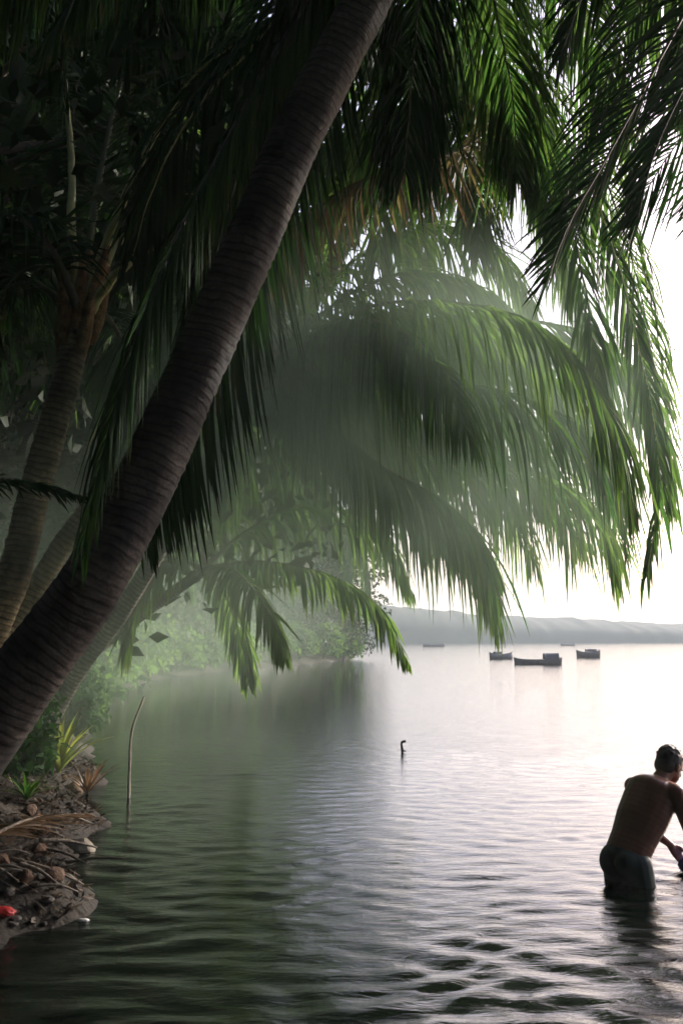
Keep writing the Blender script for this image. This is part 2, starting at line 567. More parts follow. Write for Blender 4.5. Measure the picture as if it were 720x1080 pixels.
# ---- far hills
def hills():
    mb = MB()
    xs = np.linspace(-260, 620, 700)
    hr = np.random.default_rng(3)
    prof = np.interp(xs, [-260, -60, 20, 60, 110, 200, 330, 620], [16, 15, 12.5, 9.0, 6.6, 6.4, 9, 14])
    nz = sum(np.sin(xs / l + hr.random() * 6) * a for l, a in ((41, .5), (13, .25), (3.7, .12), (1.7, .12), (0.9, .12)))
    top = prof + nz + np.interp(xs, np.arange(-260, 621, 2.2), 0.22 * hr.normal(0, 1, len(np.arange(-260, 621, 2.2))))
    rows = []
    for t, yo in ((-0.02, 0), (0.25, 2), (0.5, 8), (0.75, 22), (0.93, 40), (1.0, 60), (0.9, 90), (-0.02, 160)):
        z = t * top + (0.12 * hr.normal(0, 1, len(xs))) * (0 < t < 1)
        rows.append(np.stack([xs, 305 + yo + 6 * np.sin(xs / 40) + 0 * xs, z], 1))
    V = np.array(rows)
    n = len(xs)
    i = np.arange(len(rows) - 1)[:, None] * n
    j = np.arange(n - 1)[None]
    a = i + j
    mb.add(V, np.stack([a, a + 1, a + n + 1, a + n], -1).reshape(-1, 4))
    return tag(mb.build('hills', M['far_trees']), kind='structure')


hills()

# ------------------------------------------------------------------ main leaning palm
g = P(-128, 925, 5.3)
main = empty('coconut_palm', (g[0], g[1], float(terr(g[0], g[1])) - 0.02),
             'nearest coconut palm, dark ringed trunk leaning from the lower left to the top edge', 'palm tree')
tp = [(-128, 925, 5.3), (-72, 850, 5.3), (-20, 780, 5.3), (37, 700, 5.3), (72, 650, 5.3), (104, 600, 5.3), (157, 500, 5.35), (203, 400, 5.4),
      (245, 300, 5.45), (288, 200, 5.5), (337, 100, 5.55), (385, 0, 5.6), (427, -100, 5.65), (456, -190, 5.7)]
TP = [P(*q) for q in tp]
TP[0][2] = terr(TP[0][0], TP[0][1]) - 0.15
trunk_obj(main, TP, [0.30, 0.21, 0.187, 0.170, 0.160, 0.153, 0.149, 0.147, 0.145, 0.143, 0.14], 'trunk', ring=0.05, depth=0.018)
cr = P(458, -200, 5.7)
fiber_crown(main, cr, TP[-1] - TP[-2], 0.17)
MF = [
    dict(p=[(450, -200, 5.7), (360, -150, 7.2), (280, -70, 8.6), (215, 20, 9.4), (190, 90, 9.6)], leaf=0.95, droop=0.9, m=('shaded_leaf', 'midrib')),
    dict(p=[(450, -200, 5.7), (330, -190, 6.6), (230, -110, 7.4), (160, -20, 7.8), (130, 60, 8)], leaf=0.95, droop=0.9, m=('shaded_leaf', 'midrib')),
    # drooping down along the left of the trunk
    dict(p=[(450, -195, 5.8), (330, -10, 6.1), (232, 160, 6.0), (160, 310, 5.3), (120, 440, 4.95), (92, 560, 4.9)], leaf=0.72, droop=0.97, start=0.16, m=('shaded_leaf', 'midrib_dark'), fwd=0.3),
    dict(p=[(452, -190, 5.7), (335, -40, 6.0), (268, 120, 6.3), (222, 290, 6.4), (180, 430, 6.5)], leaf=0.75, droop=0.95, start=0.12, m=('shaded_leaf', 'midrib_dark')),
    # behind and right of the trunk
    dict(p=[(455, -190, 5.8), (380, 0, 6.3), (310, 160, 6.5), (262, 290, 6.4), (205, 430, 6.3), (160, 545, 6.2)], leaf=0.95, droop=0.93, start=0.2, m=('shaded_leaf', 'midrib'), wind=(0.22, 0, 0)),
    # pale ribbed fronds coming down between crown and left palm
    dict(p=[(450, -200, 5.7), (372, -110, 6.4), (325, 0, 7.0), (290, 90, 7.3), (258, 165, 7.4), (243, 230, 7.4)], leaf=0.75, droop=0.8, m=('shaded_leaf', 'midrib_pale')),
    dict(p=[(445, -210, 5.7), (360, -80, 6.2), (290, 22, 6.7), (210, 110, 7.0), (165, 190, 7.1), (140, 270, 7.1)], leaf=0.8, droop=0.8, m=('shaded_leaf', 'midrib_pale')),
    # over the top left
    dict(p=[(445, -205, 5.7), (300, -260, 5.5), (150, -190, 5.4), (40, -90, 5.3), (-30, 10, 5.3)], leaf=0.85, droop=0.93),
    dict(p=[(445, -205, 5.7), (330, -230, 4.9), (210, -150, 4.5), (120, -60, 4.3), (60, 30, 4.2)], leaf=0.6, droop=0.93, m=('shaded_leaf', 'midrib_dark')),
    dict(p=[(445, -205, 5.7), (300, -200, 7.0), (180, -110, 8.0), (90, 0, 8.6), (40, 90, 8.8)], leaf=0.85, droop=0.9, m=('shaded_leaf', 'midrib_dark')),
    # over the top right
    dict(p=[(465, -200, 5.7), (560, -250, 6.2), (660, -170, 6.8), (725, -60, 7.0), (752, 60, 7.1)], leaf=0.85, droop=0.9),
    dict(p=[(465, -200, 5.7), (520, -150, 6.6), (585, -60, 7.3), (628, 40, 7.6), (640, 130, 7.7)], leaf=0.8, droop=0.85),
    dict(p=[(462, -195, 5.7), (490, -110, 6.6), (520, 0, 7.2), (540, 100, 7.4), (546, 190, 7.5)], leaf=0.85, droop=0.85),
    dict(p=[(460, -195, 5.7), (450, -80, 6.6), (440, 20, 7.0), (432, 110, 7.1), (426, 180, 7.1)], leaf=0.85, droop=0.85, m=('shaded_leaf', 'midrib')),
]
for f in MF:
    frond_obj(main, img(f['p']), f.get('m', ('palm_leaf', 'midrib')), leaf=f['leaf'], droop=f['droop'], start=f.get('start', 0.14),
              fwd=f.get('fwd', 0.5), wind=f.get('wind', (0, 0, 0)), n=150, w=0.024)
for k in range(12):   # upper part of the crown, above the frame
    az = k * 2.399 + 0.4
    frond_obj(main, cr + spine_generic(4.3, 1.2 - 0.07 * k, 1.5 + 0.1 * k, az=az), ('palm_leaf', 'midrib'), leaf=0.9, droop=0.75, n=80)

# ------------------------------------------------------------------ left palm, yellow petioles coloured extra pale to read as lit
b0 = P(-10, 745, 8.0)
left = empty('coconut_palm', (b0[0], b0[1], float(terr(b0[0], b0[1]))),
             'straight young palm at the left edge, yellow stalks fanning from its orange fibrous top', 'palm tree')
LP = [P(-60, 785, 8.0), P(-16, 690, 8.0), P(13, 610, 8.0), P(36, 520, 8.0), P(60, 440, 8.0), P(75, 380, 8.0), P(84, 335, 8.0)]
LP[0][2] = terr(LP[0][0], LP[0][1]) - 0.15
trunk_obj(left, LP, [0.19, 0.16, 0.14, 0.125, 0.115, 0.11], 'trunk_warm', sides=20, ring=0.1, depth=0.06)
lc = P(86, 330, 8.0)
fiber_crown(left, lc, [0.1, 0, 1], 0.14, h=0.7)
LFs = [
    ([(84, 335, 8), (76, 250, 8.0), (74, 150, 8.1), (60, 40, 8.1), (20, -60, 8)], 0.85, 'midrib_pale'),
    ([(88, 335, 8), (115, 250, 7.9), (160, 150, 7.8), (215, 70, 7.7), (290, 30, 7.6)], 0.85, 'midrib_pale'),
    ([(90, 338, 8), (118, 295, 7.8), (160, 262, 7.6), (215, 262, 7.4), (270, 310, 7.3)], 0.6, 'midrib_pale'),
    ([(90, 338, 8), (112, 280, 8.2), (140, 240, 8.5), (190, 205, 8.7), (250, 210, 9)], 0.7, 'midrib_pale'),
    ([(86, 335, 8), (96, 240, 8.3), (120, 120, 8.7), (150, 10, 9)], 0.8, 'midrib'),
    ([(82, 338, 8), (52, 260, 8.0), (10, 190, 8.0), (-50, 150, 8), (-110, 190, 8)], 0.8, 'midrib'),
    ([(82, 340, 8), (40, 300, 8.2), (-10, 290, 8.3), (-60, 330, 8.4)], 0.7, 'midrib'),
    ([(86, 340, 8), (60, 270, 7.4), (20, 230, 6.9), (-40, 240, 6.5)], 0.7, 'midrib_dark'),
    ([(86, 340, 8), (120, 280, 9.0), (170, 300, 9.8), (215, 380, 10.2)], 0.7, 'midrib'),
    ([(86, 340, 8), (40, 280, 9.0), (0, 320, 10), (-30, 400, 10.4)], 0.8, 'midrib'),
    ([(86, 340, 8), (110, 330, 8.8), (135, 380, 9.4), (150, 470, 9.6)], 0.7, 'midrib'),
]
for pts, lf, mr in LFs:
    frond_obj(left, img(pts), ('shaded_leaf', mr), leaf=lf, droop=0.6, start=0.5 if mr == 'midrib_pale' else 0.3, n=80, r0=0.05, w=0.028, tone=(0, 0.5))

# ------------------------------------------------------------------ slender palm C, trunk hidden behind the main trunk
c0 = P(-45, 765, 9.0)
mid = empty('coconut_palm', (c0[0], c0[1], float(terr(c0[0], c0[1]))),
            'slender coconut palm leaning low behind the nearest trunk, fronds arching over the water', 'palm tree')
CP = [P(-85, 780, 9.2), P(-10, 690, 9.1), P(36, 622, 9.0), P(84, 550, 9.0), P(155, 472, 9.1), P(225, 425, 9.2), P(285, 392, 9.2)]
CP[0][2] = terr(CP[0][0], CP[0][1]) - 0.15
trunk_obj(mid, CP, [0.16, 0.12, 0.10, 0.09, 0.085, 0.085], 'trunk_warm', sides=18, ring=0.1, depth=0.06)
cc = P(288, 390, 9.2)
fiber_crown(mid, cc, CP[-1] - CP[-2], 0.13)
CF = [
    dict(p=[(290, 392, 9.2), (350, 350, 9.1), (440, 326, 9.0), (540, 336, 8.9), (620, 352, 8.8), (672, 410, 8.8), (700, 500, 8.8)], leaf=1.15, n=190, droop=0.95),
    dict(p=[(290, 395, 9.2), (340, 400, 8.7), (430, 395, 8.3), (520, 410, 8.0), (600, 440, 7.9), (640, 500, 7.9)], leaf=0.95, droop=0.93, n=120, tone=(0, .5)),
    dict(p=[(290, 398, 9.2), (370, 440, 9.2), (460, 485, 9.2), (560, 500, 9.2), (620, 530, 9.2), (648, 605, 9.2)], leaf=0.85, droop=0.92, n=110, tone=(.3, .9)),
    dict(p=[(290, 400, 9.2), (350, 470, 9.6), (430, 530, 10.0), (490, 575, 10.2), (522, 650, 10.3)], leaf=0.8, droop=0.9, tone=(.4, 1)),
    dict(p=[(288, 395, 9.2), (320, 330, 9.4), (380, 270, 9.7), (450, 240, 9.9), (520, 262, 10.0), (560, 330, 10)], leaf=0.9, droop=0.85, tone=(.5, 1)),
    dict(p=[(288, 395, 9.2), (330, 360, 10), (400, 330, 10.8), (470, 350, 11.3), (510, 420, 11.5)], leaf=0.9, droop=0.85, tone=(.4, 1)),
    dict(p=[(288, 398, 9.2), (320, 400, 10.2), (370, 440, 11), (395, 500, 11.5)], leaf=0.8, droop=0.85, tone=(.3, .9)),
    dict(p=[(284, 390, 9.2), (270, 300, 9.4), (240, 210, 9.6), (190, 160, 9.8)], leaf=0.9, droop=0.6, tone=(0, .6)),
    dict(p=[(286, 390, 9.2), (310, 290, 9.3), (350, 200, 9.5), (410, 150, 9.7), (470, 160, 9.8)], leaf=0.9, droop=0.75, tone=(.4, 1)),
    dict(p=[(286, 390, 9.2), (290, 290, 9.8), (310, 190, 10.6), (350, 110, 11)], leaf=0.9, droop=0.7, tone=(.2, .8)),
    dict(p=[(284, 392, 9.2), (230, 340, 9.0), (170, 330, 8.8), (110, 380, 8.7)], leaf=0.8, droop=0.8, tone=(0, .4)),
    dict(p=[(290, 390, 9.2), (370, 330, 8.2), (470, 318, 7.6), (570, 345, 7.3), (635, 420, 7.2), (662, 520, 7.2)], leaf=0.9, n=150, droop=0.93, tone=(.4, 1)),
    dict(p=[(290, 394, 9.2), (370, 400, 10.4), (470, 420, 11.2), (560, 440, 11.8), (630, 500, 12.0), (655, 580, 12)], leaf=1.2, n=160, droop=0.93, tone=(.4, 1)),
    dict(p=[(290, 396, 9.2), (350, 440, 11), (420, 500, 12), (480, 540, 12.5), (520, 600, 12.6)], leaf=1.0, n=140, droop=0.93, tone=(.4, 1)),
    dict(p=[(290, 396, 9.2), (360, 360, 11), (450, 400, 12.4), (500, 470, 13)], leaf=1.2, n=140, droop=0.93, tone=(.4, 1)),
    dict(p=[(290, 394, 9.2), (370, 420, 10.6), (450, 460, 11.4), (520, 510, 11.8), (560, 590, 11.9)], leaf=1.1, n=140, droop=0.93, tone=(.4, 1)),
    dict(p=[(290, 394, 9.2), (380, 390, 10.0), (490, 430, 10.6), (570, 480, 10.9), (610, 570, 11)], leaf=1.15, n=150, droop=0.93, tone=(.3, 1)),
    dict(p=[(290, 392, 9.2), (380, 350, 10.4), (480, 360, 11.4), (570, 390, 12), (630, 460, 12.2)], leaf=1.25, n=150, droop=0.93, tone=(.4, 1)),
    dict(p=[(290, 394, 9.2), (350, 400, 11.4), (410, 440, 12.8), (450, 500, 13.4), (465, 580, 13.6)], leaf=1.2, n=140, droop=0.93, tone=(.4, 1)),
    dict(p=[(290, 394, 9.2), (360, 375, 9.6), (450, 370, 10.0), (540, 385, 10.3), (610, 430, 10.4), (650, 520, 10.4)], leaf=1.1, n=180, droop=0.93, tone=(.1, .7)),
    dict(p=[(290, 396, 9.2), (350, 420, 9.9), (430, 450, 10.5), (510, 470, 10.9), (570, 520, 11.1)], leaf=1.1, n=180, droop=0.93, tone=(.1, .7)),
    dict(p=[(290, 396, 9.2), (340, 440, 8.8), (400, 490, 8.5), (455, 520, 8.4), (500, 560, 8.4), (520, 620, 8.4)], leaf=0.8, droop=0.93, tone=(0, .6)),
    dict(p=[(288, 394, 9.2), (340, 330, 8.9), (420, 290, 8.7), (500, 300, 8.6), (560, 350, 8.5)], leaf=0.95, droop=0.9, tone=(.1, .8)),
    dict(p=[(290, 392, 9.2), (340, 350, 8.6), (400, 340, 7.9), (460, 380, 7.3), (490, 450, 7.0)], leaf=0.8, droop=0.9, tone=(0, .6)),
]
for f in CF:
    q = dict(f)
    pts = q.pop('p')
    q.setdefault('n', 150)
    q.setdefault('w', 0.024)
    q.setdefault('ragged', 0.2)
    q.setdefault('gaps', 0.1)
    frond_obj(mid, img(pts), ('palm_leaf', 'midrib'), start=0.1, **q)

# ------------------------------------------------------------------ palm D, taller, behind
d0 = P(30, 760, 12.0)
tall = empty('coconut_palm', (d0[0], d0[1], float(terr(d0[0], d0[1]))),
             'grey misty coconut palm whose thin leaning trunk shows just below the nearest trunk', 'palm tree')
DP = [P(20, 775, 11.5), P(84, 705, 11.4), P(128, 645, 11.3), P(192, 540, 11.0), P(280, 400, 10.7), P(350, 280, 10.4), P(410, 180, 10.1), P(462, 80, 9.8)]
DP[0][2] = terr(DP[0][0], DP[0][1]) - 0.2
trunk_obj(tall, DP, [0.14, 0.10, 0.09, 0.09, 0.09, 0.10], 'trunk_grey', sides=18, ring=0.11, depth=0.05)
dc = P(468, 66, 9.8)
fiber_crown(tall, dc, DP[-1] - DP[-2], 0.15)
DF = [
    dict(p=[(470, 62, 9.8), (540, 95, 9.0), (605, 160, 8.3), (648, 270, 7.9), (678, 390, 7.7), (694, 500, 7.6), (682, 605, 7.6)], leaf=0.62, droop=0.9, n=140, m=('palm_leaf', 'midrib_pale'), tone=(.1, .6)),
    dict(p=[(470, 62, 9.8), (555, 70, 10.4), (620, 150, 10.8), (665, 270, 11), (690, 400, 11), (700, 520, 11)], leaf=0.85, droop=0.9, n=140, tone=(.4, 1)),
    dict(p=[(470, 62, 9.8), (530, 80, 8.6), (580, 170, 7.8), (612, 280, 7.4), (628, 390, 7.3), (630, 470, 7.3)], leaf=0.6, droop=0.88, n=140, tone=(.2, .8)),
    dict(p=[(470, 62, 9.8), (540, 130, 11), (585, 220, 11.6), (600, 320, 12)], leaf=0.9, droop=0.88, n=120, tone=(.4, 1)),
    dict(p=[(470, 66, 9.8), (510, 110, 9.6), (560, 190, 9.3), (600, 290, 9.1), (618, 380, 9.0)], leaf=0.7, droop=0.88, tone=(.1, .6)),
    dict(p=[(466, 70, 9.8), (430, 110, 9.4), (370, 140, 9.1), (310, 180, 8.9), (270, 250, 8.8)], leaf=0.85, droop=0.85, tone=(0, .6)),
    dict(p=[(470, 66, 9.8), (520, 120, 8.8), (480, 160, 8.0), (400, 185, 7.6), (330, 225, 7.4), (290, 290, 7.3)], leaf=0.75, droop=0.75, dry=.75, wind=(0.3, 0, 0), tone=(0.2, 0.7)),
    dict(p=[(466, 62, 9.8), (420, 20, 9.6), (370, 20, 9.4), (330, 70, 9.2)], leaf=0.9, droop=0.8, tone=(0.1, .7)),
    dict(p=[(470, 60, 9.8), (510, -10, 9.8), (570, -60, 9.8), (640, -40, 9.8), (690, 40, 9.8)], leaf=0.8, droop=0.85, tone=(.2, .8)),
    dict(p=[(470, 60, 9.8), (520, 30, 10.5), (580, 30, 11), (640, 80, 11.4), (670, 170, 11.6)], leaf=0.85, droop=0.85, tone=(.3, .9)),
    dict(p=[(470, 64, 9.8), (500, 60, 8.9), (545, 90, 8.2), (570, 160, 7.7), (578, 240, 7.5)], leaf=0.7, droop=0.88, tone=(0, .5)),
    dict(p=[(468, 68, 9.8), (480, 110, 9.2), (500, 190, 8.8), (505, 270, 8.6)], leaf=0.75, droop=0.85, tone=(0, .5)),
    dict(p=[(468, 68, 9.8), (450, 120, 10.1), (440, 210, 10.4), (450, 300, 10.6)], leaf=0.75, droop=0.85, tone=(.2, .8)),
    dict(p=[(466, 60, 9.8), (440, -20, 9.9), (400, -80, 10), (340, -110, 10), (280, -80, 10)], leaf=0.9, droop=0.8, tone=(0, .6)),
    dict(p=[(466, 60, 9.8), (470, -40, 10.2), (480, -110, 10.8), (500, -150, 11.5)], leaf=0.9, droop=0.6, tone=(0.2, .8)),
    dict(p=[(468, 64, 9.8), (450, 20, 8.8), (430, 10, 7.8), (410, 50, 7.0)], leaf=0.8, droop=0.8, tone=(0, .6)),
    dict(p=[(466, 66, 9.8), (430, 90, 10.8), (380, 150, 11.8), (340, 240, 12.4)], leaf=0.9, droop=0.85, tone=(.1, .7)),
    dict(p=[(466, 66, 9.8), (480, 90, 11), (490, 160, 12.2), (495, 250, 12.8)], leaf=0.9, droop=0.85, tone=(.2, .8)),
    dict(p=[(466, 66, 9.8), (400, 40, 10.4), (320, 60, 11), (250, 130, 11.5)], leaf=0.9, droop=0.85, tone=(0, .5)),
]
for f in DF:
    q = dict(f)
    pts = q.pop('p')
    mt = q.pop('m', ('palm_leaf', 'midrib'))
    q.setdefault('n', 135)
    q.setdefault('w', 0.026)
    q.setdefault('ragged', 0.2)
    q.setdefault('gaps', 0.1)
    lab = 'half dead frond with hanging brown leaflets' if q.get('dry') else None
    frond_obj(tall, img(pts), mt, start=0.1, label=lab, **q)

# ------------------------------------------------------------------ palm F, rooted behind the camera, crown above the upper right
fc = np.array([2.7, 4.6, 5.9])
fb = np.array([-3.9, -2.5, 0.0])
fb[2] = terr(fb[0], fb[1])
over = empty('coconut_palm', tuple(fb), 'overhead coconut palm of which only frond tips hang in at the top right corner', 'palm tree')
trunk_obj(over, [fb - [0, 0, .2], fb + [1.2, 1.2, 2.2], fb + [3.4, 3.6, 4.7], fb + [5.4, 5.9, 6.2], fc], [0.26, 0.19, 0.17, 0.15, 0.14], 'trunk', sides=18)
fiber_crown(over, fc, [0.8, 0.9, 0.3], 0.16)


def c_f(*pts):
    C, _ = catmull([fc] + [P(*q) for q in pts], 34)
    return C


FF = [
    dict(s=c_f((800, -180, 5.4), (742, -30, 5.6), (690, 72, 5.7), (640, 165, 5.8), (600, 235, 5.8), (575, 300, 5.8)), leaf=0.62, droop=0.55, wind=(-0.35, 0, 0.1)),
    dict(s=c_f((830, -150, 6.2), (790, 20, 6.6), (745, 110, 6.8), (700, 170, 6.9), (660, 240, 6.9)), leaf=0.8, droop=0.7, wind=(-0.4, 0, 0.1)),
    dict(s=c_f((860, -80, 5.6), (840, 60, 5.8), (790, 150, 5.9), (750, 220, 5.9)), leaf=0.75, droop=0.7, wind=(-0.4, 0, 0.1)),
    dict(s=c_f((780, -250, 5.6), (690, -140, 6.0), (625, -30, 6.2), (590, 60, 6.2)), leaf=0.6, droop=0.75, wind=(-0.2, 0, 0)),
    dict(s=c_f((820, -120, 5.2), (770, 10, 5.2), (722, 90, 5.2), (690, 160, 5.2), (672, 230, 5.2)), leaf=0.55, droop=0.6, wind=(-0.35, 0, 0.1)),
    dict(s=c_f((760, -230, 6.4), (700, -60, 7.0), (650, 60, 7.2), (612, 150, 7.3), (590, 240, 7.3)), leaf=0.6, droop=0.7, wind=(-0.3, 0, 0.1)),
    dict(s=c_f((900, -200, 5.8), (960, -60, 6.5), (990, 120, 7)), leaf=0.8, droop=0.8),
]
for f in FF:
    q = dict(f)
    frond_obj(over, q.pop('s'), ('shaded_leaf', 'midrib_dark'), start=0.12, n=125, w=0.018, **q)
for k in range(14):
    az = math.radians(-170 + 160 * ((k * 0.618) % 1.0))      # near half only, far side left thin to let the sun through
    frond_obj(over, fc + spine_generic(3.8, 0.9 - 0.05 * k, 1.3, az=az), ('shaded_leaf', 'midrib_dark'), leaf=0.8, n=70)

# ------------------------------------------------------------------ young palm at the left edge (one small frond reaches in)
yb = np.array([-3.15, 5.7, 0.0])
yb[2] = terr(yb[0], yb[1])
yp = empty('young_palm', tuple(yb), 'small young palm whose dark frond pokes in level at the left edge', 'palm tree')
trunk_obj(yp, [yb - [0, 0, .1], yb + [0.05, 0, 0.5], yb + [0.12, 0, 1.3]], [0.09, 0.07, 0.05], 'trunk', sides=12)
yt = yb + np.array([0.12, 0, 1.3])
frond_obj(yp, catmull([yt, P(-150, 560, 5.7), P(-60, 512, 5.6), P(20, 508, 5.5), P(88, 524, 5.4)], 30)[0], ('shaded_leaf', 'midrib_dark'), leaf=0.2, droop=0.5, n=60, w=0.02, start=0.35)
for k in range(7):
    frond_obj(yp, yt + spine_generic(1.5, 1.2 - 0.08 * k, 1.4, az=1.7 + k * 0.6, n=20), ('shaded_leaf', 'midrib_dark'), leaf=0.35, n=40, w=0.022, r0=0.012)

# ------------------------------------------------------------------ background palms (copies) along the left bank and headland
def palm_proto(h, lean, seed, name='coconut_palm', leafm='palm_leaf'):
    rr = np.random.default_rng(seed)
    root = empty(name, (0, 0, 0))
    top = np.array([lean, 0, h])
    trunk_obj(root, [[0, 0, -0.5], [lean * 0.12, 0, h * 0.3], [lean * 0.5, 0.1, h * 0.72], top], [0.2, 0.15, 0.13, 0.12], 'trunk_grey', sides=10, step=0.05, ring=0.12, origin=np.zeros(3))
    for k in range(20):
        az = k * 2.399 + rr.random() * 0.3
        sp = top + spine_generic(3.6 + rr.random() * 0.7, 1.25 - 0.085 * k, 1.5 + 0.05 * k, n=20, az=az)
        mb = MB()
        add_frond(mb, sp, leaf=0.95, n=55, droop=0.85, w=0.05, K=4, tone=(0.05, 0.8))
        tube(mb, sp, 0.02 * (1 - 0.8 * np.linspace(0, 1, len(sp))), 4, 1, along=False)
        mb.build('frond', [M[leafm], M['midrib']], root, np.zeros(3))
    return root


def copy_tree(o, parent=None):
    c = o.copy()
    COL.objects.link(c)
    c.parent = parent
    for ch in list(o.children):
        if ch.name.startswith(('frond', 'trunk', 'crown')):
            copy_tree(ch, c)
    return c


protoA = palm_proto(6.5, 2.6, 1)
protoB = palm_proto(8.5, 1.8, 2)
bg = [  # proto, x, y, rotation, scale, label, group
    (0, -5.3, 13.5, 0.2, 0.9, 'leaning palm in the dark thicket right behind the straight young palm', None),
    (1, -6.5, 17.0, 0.5, 1.0, 'tall palm in shade above the left edge, deep in the thicket', None),
    (0, -6.2, 23.0, -0.3, 0.62, 'low misty palm with drooping fronds just above the water left of centre', None),
    (1, -8.5, 27.0, 0.1, 1.0, None, 1), (0, -8.2, 36.0, 0.1, 1.15, None, 1), (1, -10.0, 40.0, 0.0, 1.05, None, 1),
    (0, -7.6, 48.0, -0.3, 1.1, None, 1), (1, -5.0, 58.0, -0.4, 1.05, None, 1), (0, -2.6, 66.0, 0.1, 1.1, None, 1), (1, -1.8, 76.0, -0.6, 1.0, None, 1),
    (1, -9.5, 19.0, 0.6, 1.3, 'tallest background palm, its dark crown behind the leaning trunk near the top left', None),
]
used = {0: False, 1: False}
for pr, x, y, rz, s, lab, gp in bg:
    src = (protoA, protoB)[pr]
    o = src if not used[pr] else copy_tree(src)
    used[pr] = True
    o.location = (x, y, float(terr(x, y)))
    o.rotation_euler = (0, 0, rz)
    o.scale = (s, s, s)
    if gp:
        tag(o, 'faded palm on the far wooded point, seen through the mist over the water', 'palm tree', 'misty palms on the far wooded point')
    else:
        if 'group' in o:
            del o['group']
        tag(o, lab, 'palm tree')


# low arching frond palm just above the water: (240,610)->(430,690)
w0 = P(120, 738, 15.0)
w0 = np.array([-5.0, 16.0, 0])
w0[2] = terr(w0[0], w0[1])
low = empty('coconut_palm', tuple(w0), 'low palm dipping a long arched frond toward the bright water left of the hills', 'palm tree')
wt = P(215, 600, 14.0)
trunk_obj(low, [w0 - [0, 0, .2], (w0 + wt) / 2 + [-0.5, 0, -0.3], wt], [0.13, 0.09, 0.08], 'trunk_grey', sides=12, step=0.04, ring=0.12)
for pts, lf in [
    ([(215, 600, 14), (270, 592, 13.5), (340, 604, 13), (395, 635, 12.8), (428, 695, 12.8)], 0.62),
    ([(215, 600, 14), (260, 560, 14.5), (330, 530, 15), (400, 560, 15.2), (430, 620, 15.2)], 0.9),
    ([(215, 600, 14), (245, 600, 13), (280, 640, 12.3), (300, 690, 12)], 0.6),
    ([(215, 600, 14), (230, 540, 14), (270, 480, 14), (330, 470, 14), (380, 520, 14)], 0.95),
    ([(215, 600, 14), (200, 540, 14.2), (170, 500, 14.4), (130, 510, 14.5)], 0.9),
    ([(215, 600, 14), (180, 590, 13.8), (150, 620, 13.6), (135, 680, 13.5)], 0.7),
    ([(215, 600, 14), (235, 620, 14.6), (255, 680, 15), (262, 720, 15)], 0.6),
    ([(215, 600, 14), (215, 530, 15), (225, 450, 16), (260, 410, 17)], 0.95),
]:
    frond_obj(low, img(pts, 26), ('palm_leaf', 'midrib'), leaf=lf, n=75, droop=0.85, w=0.042, K=4, tone=(0.3, 1.0), r0=0.028)


# ------------------------------------------------------------------ broadleaf trees
def leaf_cloud(mb, centers, radii, n, size, tone=(0, 1), flat=0.75, mi=0, rr=R):
    centers = np.asarray(centers)
    radii = np.asarray(radii)
    wgt = radii ** 2
    idx = rr.choice(len(centers), n, p=wgt / wgt.sum())
    d = nrm(rr.normal(0, 1, (n, 3)))
    r = radii[idx] * (0.45 + 0.6 * rr.random(n) ** 0.6)
    p = centers[idx] + d * r[:, None] * np.array([1, 1, flat])
    # leaf frame
    nn = nrm(d * 0.5 + rr.normal(0, 0.6, (n, 3)) + UP * 0.5)
    a = nrm(np.cross(nn, nrm(rr.normal(0, 1, (n, 3)))))
    a[:, 2] -= 0.3
    a = nrm(a)
    b = nrm(np.cross(nn, a))
    nn = np.cross(a, b)
    s = (size * (0.6 + 0.8 * rr.random(n)))[:, None]
    V = np.stack([p, p + a * s * .45 + b * s * .26 + nn * s * .06, p + a * s - nn * s * .12, p + a * s * .45 - b * s * .26 + nn * s * .06, p + a * s * .5], 1)
    base = np.arange(n)[:, None] * 5
    f = np.concatenate([base + np.array([[0, 1, 2, 4]]), base + np.array([[0, 4, 2, 3]])])
    ct = rr.random(len(centers))
    t = np.clip(ct[idx] * 0.6 + rr.random(n) * 0.4, 0, 1)
    tn = np.zeros((n, 5, 2))
    tn[..., 0] = (tone[0] + (tone[1] - tone[0]) * t)[:, None]
    mb.add(V.reshape(-1, 3), f, mi, tn.reshape(-1, 2))


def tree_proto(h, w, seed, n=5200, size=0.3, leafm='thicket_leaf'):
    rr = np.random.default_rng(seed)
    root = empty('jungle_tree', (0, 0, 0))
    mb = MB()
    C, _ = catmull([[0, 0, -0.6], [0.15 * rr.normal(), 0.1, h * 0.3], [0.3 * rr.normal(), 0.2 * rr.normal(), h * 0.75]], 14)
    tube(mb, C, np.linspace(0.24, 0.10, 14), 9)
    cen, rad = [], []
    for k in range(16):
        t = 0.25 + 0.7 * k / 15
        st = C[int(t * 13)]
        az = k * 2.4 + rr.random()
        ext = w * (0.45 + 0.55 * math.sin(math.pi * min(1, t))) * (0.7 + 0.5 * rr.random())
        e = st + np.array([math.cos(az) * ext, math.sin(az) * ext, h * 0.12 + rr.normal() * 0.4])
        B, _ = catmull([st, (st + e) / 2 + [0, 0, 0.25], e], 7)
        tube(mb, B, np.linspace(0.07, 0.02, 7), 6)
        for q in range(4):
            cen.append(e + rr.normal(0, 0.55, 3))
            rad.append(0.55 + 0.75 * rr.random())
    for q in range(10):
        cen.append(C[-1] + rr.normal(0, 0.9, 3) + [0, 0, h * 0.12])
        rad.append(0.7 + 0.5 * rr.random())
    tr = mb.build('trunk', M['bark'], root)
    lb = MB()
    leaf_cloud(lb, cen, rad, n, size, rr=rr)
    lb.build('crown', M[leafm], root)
    return root


